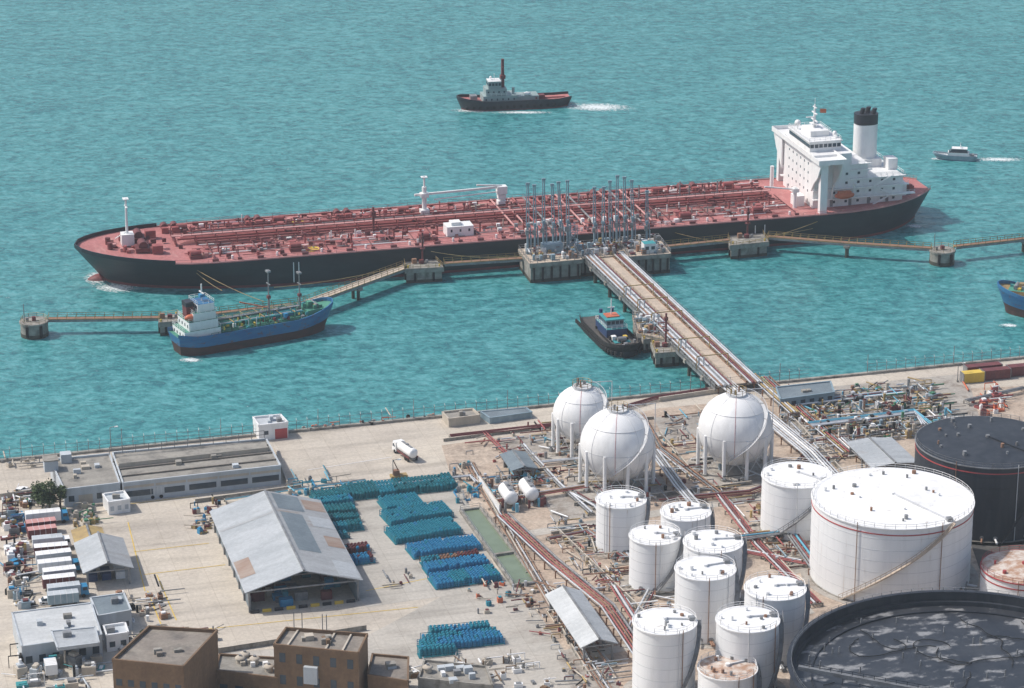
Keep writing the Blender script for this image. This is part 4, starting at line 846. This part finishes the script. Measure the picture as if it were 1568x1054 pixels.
# ---------------------------------------------------------------- horizontal bullets
def bullet(px,py,L,r):
    b=at('horizontal_gas_tank',px,py,Z0,H0+math.pi/2); z=Z0+1.2+r
    b.cyl((0,0,z),(L,0,z),r,'white_paint',n=20,caps=False)
    for x,s in ((0,-1),(L,1)): b.sph((x,0,z),r,'white_paint',20,8,sx=.55)
    for x in (L*.2,L*.8): b.box(x-.4,x+.4,-r*.8,r*.8,Z0,z-r*.55,'concrete_old')
    b.cyl((L*.5,0,z+r),(L*.5,0,z+r+.8),.35,'steel_grey'); b.box(.5,L-.5,-.5,.5,z+r+.3,z+r+.4,'steel_grey'); b.rail([(.5,-.5,z+r+.4),(L-.5,-.5,z+r+.4)],1,'steel_grey',1.6,.06)
    for i in range(14): b.cb((U(-2.5,L+1),U(-r-1.5,r+1.5),Z0),(U(.3,.9),U(.3,.9),U(.6,2.6)),random.choice(['steel_grey','pipe_silver','dark_red','pipe_blue'])); 
    b.done()
bullet(783,780,6,1.6);bullet(815,774,6.5,1.6)

# ---------------------------------------------------------------- pipelines
def PL(pts,n,mats,z=1.0,sp=.7,name='pipeline',sup=5,rr=(.14,.28),z0=Z0):
    o=G(*pts[0],z0);b=B(name,(o.x,o.y),H0);P=[b.L(x,y,z0) for x,y in pts]
    for k in range(n):
        off=(k-(n-1)/2)*sp; r=U(*rr); m=random.choice(mats); Q=[]
        for i,p in enumerate(P):
            d=(P[min(i+1,len(P)-1)]-P[max(i-1,0)]).normalized(); nn=Vector((-d.y,d.x,0)); Q.append(p+nn*off+Vector((0,0,z+r)))
        b.pipe(Q,r,m,6)
    sm='concrete_old' if z<1.5 else 'pipe_rust'
    for p,q in zip(P[:-1],P[1:]):
        L=(q-p).length; d=(q-p).normalized(); nn=Vector((-d.y,d.x,0))*(n*sp/2+.2); k=max(1,int(L/sup))
        for i in range(k+1):
            c=p.lerp(q,i/k); u=Vector((0,0,z-.12)); b.bar(c-nn+u,c+nn+u,.22,sm)
            for s in (-1,1): e=c+nn*s*.9; b.bar(e,e+u,.25,sm)
    b.done()
RS=['dark_red','pipe_red','pipe_rust','steel_grey','pipe_silver'];SV=['pipe_silver','pipe_silver','steel_grey','white_paint','pipe_silver'];MX=RS+SV+['pipe_blue','catwalk_yellow']
PL([(1100,590),(1180,655),(1240,705),(1290,760)],6,SV,z=2.0,sp=.8)
PL([(1170,584),(1230,640),(1300,700)],5,MX,z=1.2)
PL([(1150,586),(1215,645)],4,['catwalk_yellow','pipe_rust','pipe_silver'],z=2.2)
PL([(1085,600),(1010,612),(870,652),(690,672)],3,['dark_red','pipe_rust'],z=.6)
PL([(740,664),(790,712),(830,742)],2,['steel_grey','pipe_red'],z=.5)
PL([(718,712),(735,742),(880,985),(930,1060)],4,['pipe_red','pipe_rust','pipe_silver','pipe_rust'],z=.5,rr=(.1,.2))
PL([(770,800),(845,870),(930,940),(1010,1060)],5,['pipe_rust','steel_grey','pipe_silver','pipe_red'],z=1.8)
PL([(830,712),(900,705),(1010,694),(1060,735)],2,['pipe_blue','pipe_silver'],z=.6)
PL([(1000,700),(1040,755),(1070,790)],4,SV,z=1.6)
PL([(840,830),(900,818),(960,860)],3,RS,z=.8)
PL([(1130,835),(1210,825),(1250,880)],5,MX,z=1.6)
PL([(1140,850),(1245,870)],3,['pipe_red','pipe_silver'],z=.8)
PL([(880,760),(915,780),(1000,905),(960,980)],3,MX,z=.7)
PL([(1240,700),(1190,745),(1150,760),(1040,770)],4,RS+['dark_red'],z=1.0)
PL([(1240,660),(1400,640),(1420,660)],5,MX,z=1.6)
PL([(1215,625),(1380,606)],4,MX,z=1.0)
PL([(1290,680),(1350,735)],4,SV,z=1.5)
PL([(1100,762),(1160,840),(1250,930)],4,RS,z=.9)
PL([(940,905),(1000,1000)],3,['pipe_red','pipe_silver'],z=1.0)
PL([(560,752),(720,735),(730,745)],2,['pipe_blue','pipe_silver'],z=1.0)
PL([(345,770),(470,752),(560,740)],2,['pipe_blue','steel_grey'],z=.8)
PL([(1480,620),(1568,600)],3,['pipe_red','steel_grey'],z=1)
PL([(800,685),(855,745),(905,790)],2,['steel_grey','pipe_silver'],z=.6)
PL([(980,640),(1010,690),(1100,760)],3,['pipe_rust','pipe_silver','steel_grey'],z=.8)
PL([(760,775),(900,752)],3,['pipe_red','pipe_silver','pipe_rust'],z=1.2)
PL([(905,860),(1000,985),(1040,1060)],2,['pipe_silver','steel_grey'],z=.5)
def wall(pts,h=1.1,w=.3,mat='concrete_old',name='bund_wall'):
    o=G(*pts[0],Z0);b=B(name,(o.x,o.y),H0);P=[b.L(x,y,Z0) for x,y in pts]
    for p,q in zip(P[:-1],P[1:]):
        d=(q-p).normalized();a=math.atan2(d.y,d.x);m=(p+q)/2; b.cb((m.x,m.y,Z0),((q-p).length+w,w,h),mat,rot=a,top='pavement')
    b.done()
wall([(680,676),(840,655),(1000,642)],.8); wall([(730,735),(880,1000),(905,1040)],.8); wall([(850,812),(1000,955)],1.2); wall([(880,775),(1000,762),(1150,742)],1.0); wall([(1010,665),(1060,725)],.9)
wall([(1190,618),(1300,735),(1240,745)],1.0); wall([(845,820),(900,812),(912,850)],1.0); wall([(1130,830),(1160,825),(1230,900)],1.0); wall([(440,745),(420,690)],1.5,mat='wall_tan',name='yard_wall'); wall([(300,770),(460,748)],1.0,name='yard_wall');wall([(1010,615),(1110,600)],1.2,mat='wall_tan',name='yard_wall'); wall([(335,1000),(560,965)],1.2,name='yard_wall')
wall([(0,765),(60,757),(100,770)],1.5,mat='wall_tan',name='yard_wall'); wall([(765,786),(735,742)],2.2,mat='white_paint',name='yard_wall')

# ---------------------------------------------------------------- clutter areas
def clutter(name,px,n,pal,smax=2.0,hmax=1.8,pipes=.4):
    o=G(*px[0],Z0);b=B(name,(o.x,o.y),H0);P=[b.L(x,y,Z0) for x,y in px]
    for i in range(n):
        u,v=R(),R(); p=P[0].lerp(P[1],u).lerp(P[3].lerp(P[2],u),v); m=random.choice(pal); k=R()
        if k<pipes:
            d=U(2,7);a=random.choice((0,math.pi/2,0,U(0,3))); z=Z0+U(.2,1.4); b.cyl((p.x,p.y,z),(p.x+d*math.cos(a),p.y+d*math.sin(a),z),U(.1,.22),m,n=6)
        elif k<pipes+.12: b.cyl((p.x,p.y,Z0),(p.x,p.y,Z0+U(1,hmax*1.6)),U(.12,.45),m,n=8)
        elif k<pipes+.2:
            s=U(.8,smax)
            for q in (-1,1): b.bar((p.x+q*s,p.y,Z0),(p.x+q*s,p.y,Z0+hmax),.15,m)
            b.bar((p.x-s,p.y,Z0+hmax),(p.x+s,p.y,Z0+hmax),.18,m)
        else:
            s=(U(.5,smax),U(.5,smax),U(.3,hmax)); rr=random.choice((0,0,U(0,1.5))); b.cb((p.x,p.y,Z0),s,m,rot=rr); b.cb((p.x,p.y,Z0+s[2]),(s[0]*.6,s[1]*.6,s[2]*.25),random.choice(pal),rot=rr)
    b.done()
IND=['steel_grey','pipe_silver','pipe_rust','dark_red','catwalk_yellow','blue_grey','wall_tan','white_paint','rubber','wall_tan','steel_grey']
clutter('pipe_manifold',[(1195,606),(1420,590),(1470,650),(1250,672)],420,IND+['rubber','steel_grey','catwalk_yellow','wall_tan','green_paint','pipe_blue'],2.0,1.9,.5)
clutter('pipe_manifold',[(1190,640),(1290,630),(1330,700),(1240,720)],170,SV+IND,1.4,1.6,.7)
clutter('pipe_manifold',[(1280,650),(1400,642),(1400,672),(1300,680)],150,IND+['green_paint','white_paint','catwalk_yellow'],1.7,2.2,.5)
clutter('yard_equipment',[(1482,600),(1530,592),(1545,630),(1500,640)],45,['dark_red','pipe_red','orange_paint','steel_grey','white_paint'],2.0,1.8)
clutter('scrap_materials',[(0,790),(34,785),(52,930),(20,935)],130,IND+['rubber','cyl_blue','white_paint','dark_red'],2.4,2.0,.25)
clutter('scrap_materials',[(5,760),(65,752),(75,778),(10,785)],60,IND+['rubber'],2,1.6,.3)
clutter('yard_equipment',[(290,775),(345,768),(330,815),(300,820)],40,['dark_red','cyl_blue','wall_tan','steel_grey','rubber','catwalk_yellow'],1.3,1.3,.2)
clutter('yard_equipment',[(95,780),(140,775),(150,800),(120,835)],30,['green_paint','wall_tan','steel_grey','catwalk_yellow'],2,1.8,.2)
clutter('pump_station',[(735,735),(830,722),(850,745),(745,768)],90,IND+['pipe_blue'],1.2,1.8,.5)
clutter('pump_station',[(800,650),(880,640),(900,740),(850,745)],60,IND+['dark_red','pipe_blue'],1.1,1.1,.6)
clutter('pump_station',[(700,680),(840,660),(850,700),(740,715)],40,RS+['wall_tan'],.9,.9,.6)
clutter('pump_station',[(1000,640),(1080,630),(1080,720),(1030,735)],65,IND+['pipe_blue','dark_red'],1.1,1.1,.6)
clutter('pump_station',[(830,795),(905,790),(960,900),(900,915)],120,RS+IND,1.0,1.0,.65)
clutter('pump_station',[(1100,770),(1180,760),(1250,860),(1190,880)],110,RS+IND,1.1,1.1,.65)
clutter('pump_station',[(780,900),(850,890),(960,1050),(880,1060)],130,RS+IND,1.0,.9,.6)
clutter('pump_station',[(960,800),(1040,860),(1040,1000),(930,900)],90,RS+IND,.9,1.0,.6)
clutter('pump_station',[(850,740),(1100,715),(1170,765),(900,790)],110,RS+IND,.9,1.0,.65)
clutter('yard_equipment',[(700,900),(770,890),(800,935),(735,950)],22,['dark_red','orange_paint','steel_grey','cyl_teal','wall_tan'],1.2,1.2,.2)
clutter('yard_equipment',[(160,915),(250,905),(262,960),(190,975)],40,['steel_grey','wall_tan','rubber','white_paint','pipe_rust'],2.0,1.4,.3)
clutter('yard_equipment',[(170,980),(330,965),(330,990),(190,1010)],40,IND,2.0,1.4,.3)
clutter('yard_equipment',[(20,1000),(160,985),(170,1060),(30,1070)],80,['teal_paint','steel_grey','wall_pale','wall_tan','rubber','white_paint'],3,2.6,.3)
clutter('yard_equipment',[(330,1010),(640,1040),(820,1000),(860,1080)],120,['wall_tan','white_paint','steel_grey','wall_brown','concrete_old'],2.0,1.4,.3)
clutter('quay_gear',[(460,655),(680,633),(682,640),(465,662)],30,['rubber','steel_grey','wall_tan','orange_paint'],.9,.8,.3)
clutter('quay_gear',[(0,708),(70,700),(72,712),(5,722)],16,['steel_grey','wall_tan'],1.2,1,.3)
clutter('yard_equipment',[(430,742),(520,732),(545,750),(440,762)],40,['cyl_blue','cyl_teal','steel_grey','wall_tan','pipe_blue'],1.4,1.4,.4)
clutter('yard_equipment',[(690,715),(725,711),(735,770),(700,775)],28,['cyl_teal','cyl_blue','steel_grey','wall_tan'],1.2,1.6,.3)
clutter('yard_equipment',[(570,905),(650,900),(640,870),(575,880)],10,['dark_red','steel_grey','wall_tan'],.8,.8,.3)

# ---------------------------------------------------------------- vehicles
def wheels(b,xs,w,r=.5):
    for x in xs:
        for y in (-w/2+.1,w/2-.1): b.cyl((x,y-.15,Z0+r+.02),(x,y+.15,Z0+r+.02),r,'rubber',n=10)
def cab(b,x0,x1,w,m,h=2.7):
    v=[(x0,-w/2,Z0+.6),(x1,-w/2,Z0+.6),(x1,w/2,Z0+.6),(x0,w/2,Z0+.6),(x0,-w/2,Z0+h),(x1-.35,-w/2+.1,Z0+h),(x1-.35,w/2-.1,Z0+h),(x0,w/2,Z0+h)]
    b.add(v,[(0,1,5,4),(2,3,7,6),(3,0,4,7),(4,5,6,7),(1,2,6,5)],m)
    b.add([(x1-.13,-w/2+.15,Z0+1.7),(x1-.13,w/2-.15,Z0+1.7),(x1-.28,w/2-.2,Z0+2.5),(x1-.28,-w/2+.2,Z0+2.5)],[(0,1,2,3)],'glass_dark')
    for s in (-1,1): b.add([(x0+.4,s*(w/2+.02),Z0+1.7),(x1-.4,s*(w/2+.02),Z0+1.7),(x1-.5,s*(w/2-.02),Z0+2.4),(x0+.4,s*(w/2-.02),Z0+2.4)],[(0,1,2,3)],'glass_dark')
def tanktruck(px,py,h):
    b=at('tank_truck',px,py,Z0,h); wheels(b,(1,2.2,7.6),2.5); b.box(0,8.6,-.5,.5,Z0+.7,Z0+1.05,'steel_grey'); cab(b,7,9,2.5,'white_paint',2.9)
    b.cyl((.3,0,Z0+2.2),(6.5,0,Z0+2.2),1.2,'white_paint',n=16,caps=False)
    for x in (.3,6.5): b.sph((x,0,Z0+2.2),1.2,'white_paint',16,6,sx=.45)
    b.box(1,6,-.3,.3,Z0+3.4,Z0+3.5,'steel_grey'); b.cyl((3.4,0,Z0+3.4),(3.4,0,Z0+3.7),.4,'steel_grey')
    for s in (-1,1): b.box(.2,6.4,s*1.15-.1,s*1.15+.1,Z0+.9,Z0+1.3,'dark_red')
    b.done()
tanktruck(634,708,math.radians(120))
def boxtruck(px,py,h,m,L=7.5,c=True,top='white_paint'):
    b=at('box_truck' if c else 'box_trailer',px,py,Z0,h); wheels(b,(1.2,L-.8) if not c else (1.2,L+.6),2.4,.45); b.box(0,L,-1.2,1.2,Z0+.9,Z0+3.1,m,top); b.box(0,L,-.5,.5,Z0+.6,Z0+.9,'steel_grey')
    for k in range(1,5): b.box(L*k/5,L*k/5+.08,-1.24,1.24,Z0+.95,Z0+3.13,'seam')
    if c: cab(b,L+.1,L+1.9,2.3,random.choice(['white_paint','cyl_blue','white_paint']),2.5)
    b.done()
cols=[('white_paint','white_paint'),('dark_red','pink_paint'),('dark_red','pink_paint'),('white_paint','wall_pale'),('dark_red','white_paint'),('wall_pale','white_paint'),('white_paint','white_paint'),('wall_pale','white_paint'),('dark_red','white_paint'),('wall_pale','wall_pale'),('blue_grey','wall_pale')]
for i,(m,tp) in enumerate(cols): boxtruck(37+i*3.9+U(-3,3),805+i*12.5+U(-1,1),H0+U(-.05,.05),m,U(6.4,8),i%3==0,tp)
boxtruck(225,762,H0,'wall_pale',4,False)
for px,py in ((95,1010),(112,1010),(130,1009),(80,1040)): boxtruck(px,py,H0+math.pi/2,'white_paint',3.5,True)
def container(px,py,m,L=12,h=H0):
    b=at('shipping_container',px,py,Z0,h); b.box(0,L,0,2.4,Z0+.1,Z0+2.7,m)
    k=int(L/.8)
    for i in range(k): b.box(i*.8+.2,i*.8+.5,-.06,2.46,Z0+.25,Z0+2.55,m)
    for x in (0,L-.15): b.box(x-.01,x+.16,-.08,2.48,Z0+.05,Z0+2.75,'steel_grey')
    b.done()
container(1475,588,'yellow_paint',6);container(1504,584,'dark_red',8);container(1545,578,'dark_red',6); container(1480,578,'dark_red',10); container(28,985,'wall_pale',5)
def car(px,py,h,m):
    b=at('parked_car',px,py,Z0,h); b.box(0,4.3,-.85,.85,Z0+.35,Z0+.85,m); v=[(.5,-.8,Z0+.85),(3.4,-.8,Z0+.85),(3.4,.8,Z0+.85),(.5,.8,Z0+.85),(1,-.65,Z0+1.42),(2.7,-.65,Z0+1.42),(2.7,.65,Z0+1.42),(1,.65,Z0+1.42)]
    b.add(v,[(0,1,5,4),(1,2,6,5),(2,3,7,6),(3,0,4,7)],'glass_dark'); b.add(v,[(4,5,6,7)],m); wheels(b,(.8,3.5),1.7,.32); b.done()
for px,py,m in ((25,760,'white_paint'),(20,845,'white_paint'),(12,870,'cyl_blue'),(60,925,'white_paint'),(42,770,'green_paint'),(12,800,'navy_paint')): car(px,py,H0+U(-.2,1.2),m)
b=at('mobile_crane',598,735,Z0); wheels(b,(1,3),1.8,.4); b.box(0,4,-.9,.9,Z0+.6,Z0+1.2,'catwalk_yellow'); b.cb((1.4,0,Z0+1.2),(1.4,1.4,1.2),'pipe_rust'); b.bar((2,0,Z0+2.0),(.7,.3,Z0+5),.25,'pipe_rust'); b.done()
for px,py,h in ((170,690,6),(602,735,5),(1466,585,5)):
    b=at('street_lamp',px,py,Z0); b.cyl((0,0,Z0),(0,0,Z0+h),.14,'steel_grey',r1=.08,n=6); b.bar((0,0,Z0+h),(1.4,0,Z0+h+.2),.12,'steel_grey'); b.cb((1.5,0,Z0+h),(.9,.4,.2),'white_paint'); b.cb((0,0,Z0),(.5,.5,.5),'concrete_old'); b.done()
def tree(px,py,h,r):
    b=at('broadleaf_tree',px,py,Z0); b.cyl((0,0,Z0),(.2,.1,Z0+h*.45),.32,'bark',r1=.2,n=8)
    cl=[]
    for i in range(9):
        a=U(0,6.28);q=r*U(.25,.8);z=Z0+h*U(.45,.9); c=Vector((q*math.cos(a),q*math.sin(a),z)); b.cyl((.2,.1,Z0+h*.4),c,.13,'bark',r1=.04,n=5); cl.append((c,r*U(.28,.5)))
    cl.append((Vector((0,0,Z0+h*.85)),r*.5))
    for c,q in cl:
        for k in range(170):
            d=Vector((random.gauss(0,1),random.gauss(0,1),random.gauss(0,.8))).normalized()*q*U(.4,1.1); p=c+d; s=U(.15,.38); e=Vector((U(-1,1),U(-1,1),U(-.4,.4))).normalized()*s; f=e.cross(Vector((U(-1,1),U(-1,1),U(.2,1)))).normalized()*s*.7
            b.add([p-e,p-f,p+e,p+f],[(0,1,2,3)],'leaf_a' if R()<.6 else 'leaf_b')
    b.done()
tree(76,786,8,3.8); tree(92,780,5.5,2.6); tree(66,775,5,2.6); tree(222,992,3.5,2)

# ---------------------------------------------------------------- sea haze (real scattering air layer)
hm=bpy.data.materials.new('haze_air'); hm.use_nodes=True; nt=hm.node_tree
for n_ in list(nt.nodes): nt.nodes.remove(n_)
vo=nt.nodes.new('ShaderNodeOutputMaterial'); vs=nt.nodes.new('ShaderNodeVolumeScatter'); vs.inputs['Color'].default_value=(.86,.95,1,1); vs.inputs['Density'].default_value=.00009; vs.inputs['Anisotropy'].default_value=.0
nt.links.new(vs.outputs[0],vo.inputs['Volume']); MATS['haze_air']=hm
b=B('haze'); b.box(-2500,2500,-1200,4500,-10,420,'haze_air'); b.done()

# ---------------------------------------------------------------- camera, light, world
sc=bpy.context.scene
cam=bpy.data.cameras.new('camera'); co=bpy.data.objects.new('camera',cam); sc.collection.objects.link(co)
co.location=(0,0,HC); co.rotation_euler=(math.pi/2-TH,0,0); cam.sensor_width=36; cam.lens=36*F/1568; cam.clip_end=30000; cam.clip_start=1
sc.camera=co
el=math.radians(51); sx,sy=-.985,.17
sd=Vector((sx*math.cos(el),sy*math.cos(el),math.sin(el)))
l=bpy.data.lights.new('sun','SUN'); l.energy=3.7; l.angle=math.radians(.6); l.color=(1,.96,.90); lo=bpy.data.objects.new('sun',l); sc.collection.objects.link(lo)
lo.rotation_euler=sd.to_track_quat('Z','Y').to_euler()
w=bpy.data.worlds.new('World'); sc.world=w; w.use_nodes=True; nt=w.node_tree; bg=nt.nodes['Background']
sk=nt.nodes.new('ShaderNodeTexSky'); sk.sky_type='NISHITA'; sk.sun_disc=False; sk.sun_elevation=el; sk.sun_rotation=math.atan2(sx,sy); sk.dust_density=2.5; sk.air_density=1.0
nt.links.new(sk.outputs[0],bg.inputs[0]); bg.inputs[1].default_value=.145
sc.view_settings.view_transform='Standard'; sc.view_settings.look='None'; sc.view_settings.exposure=0
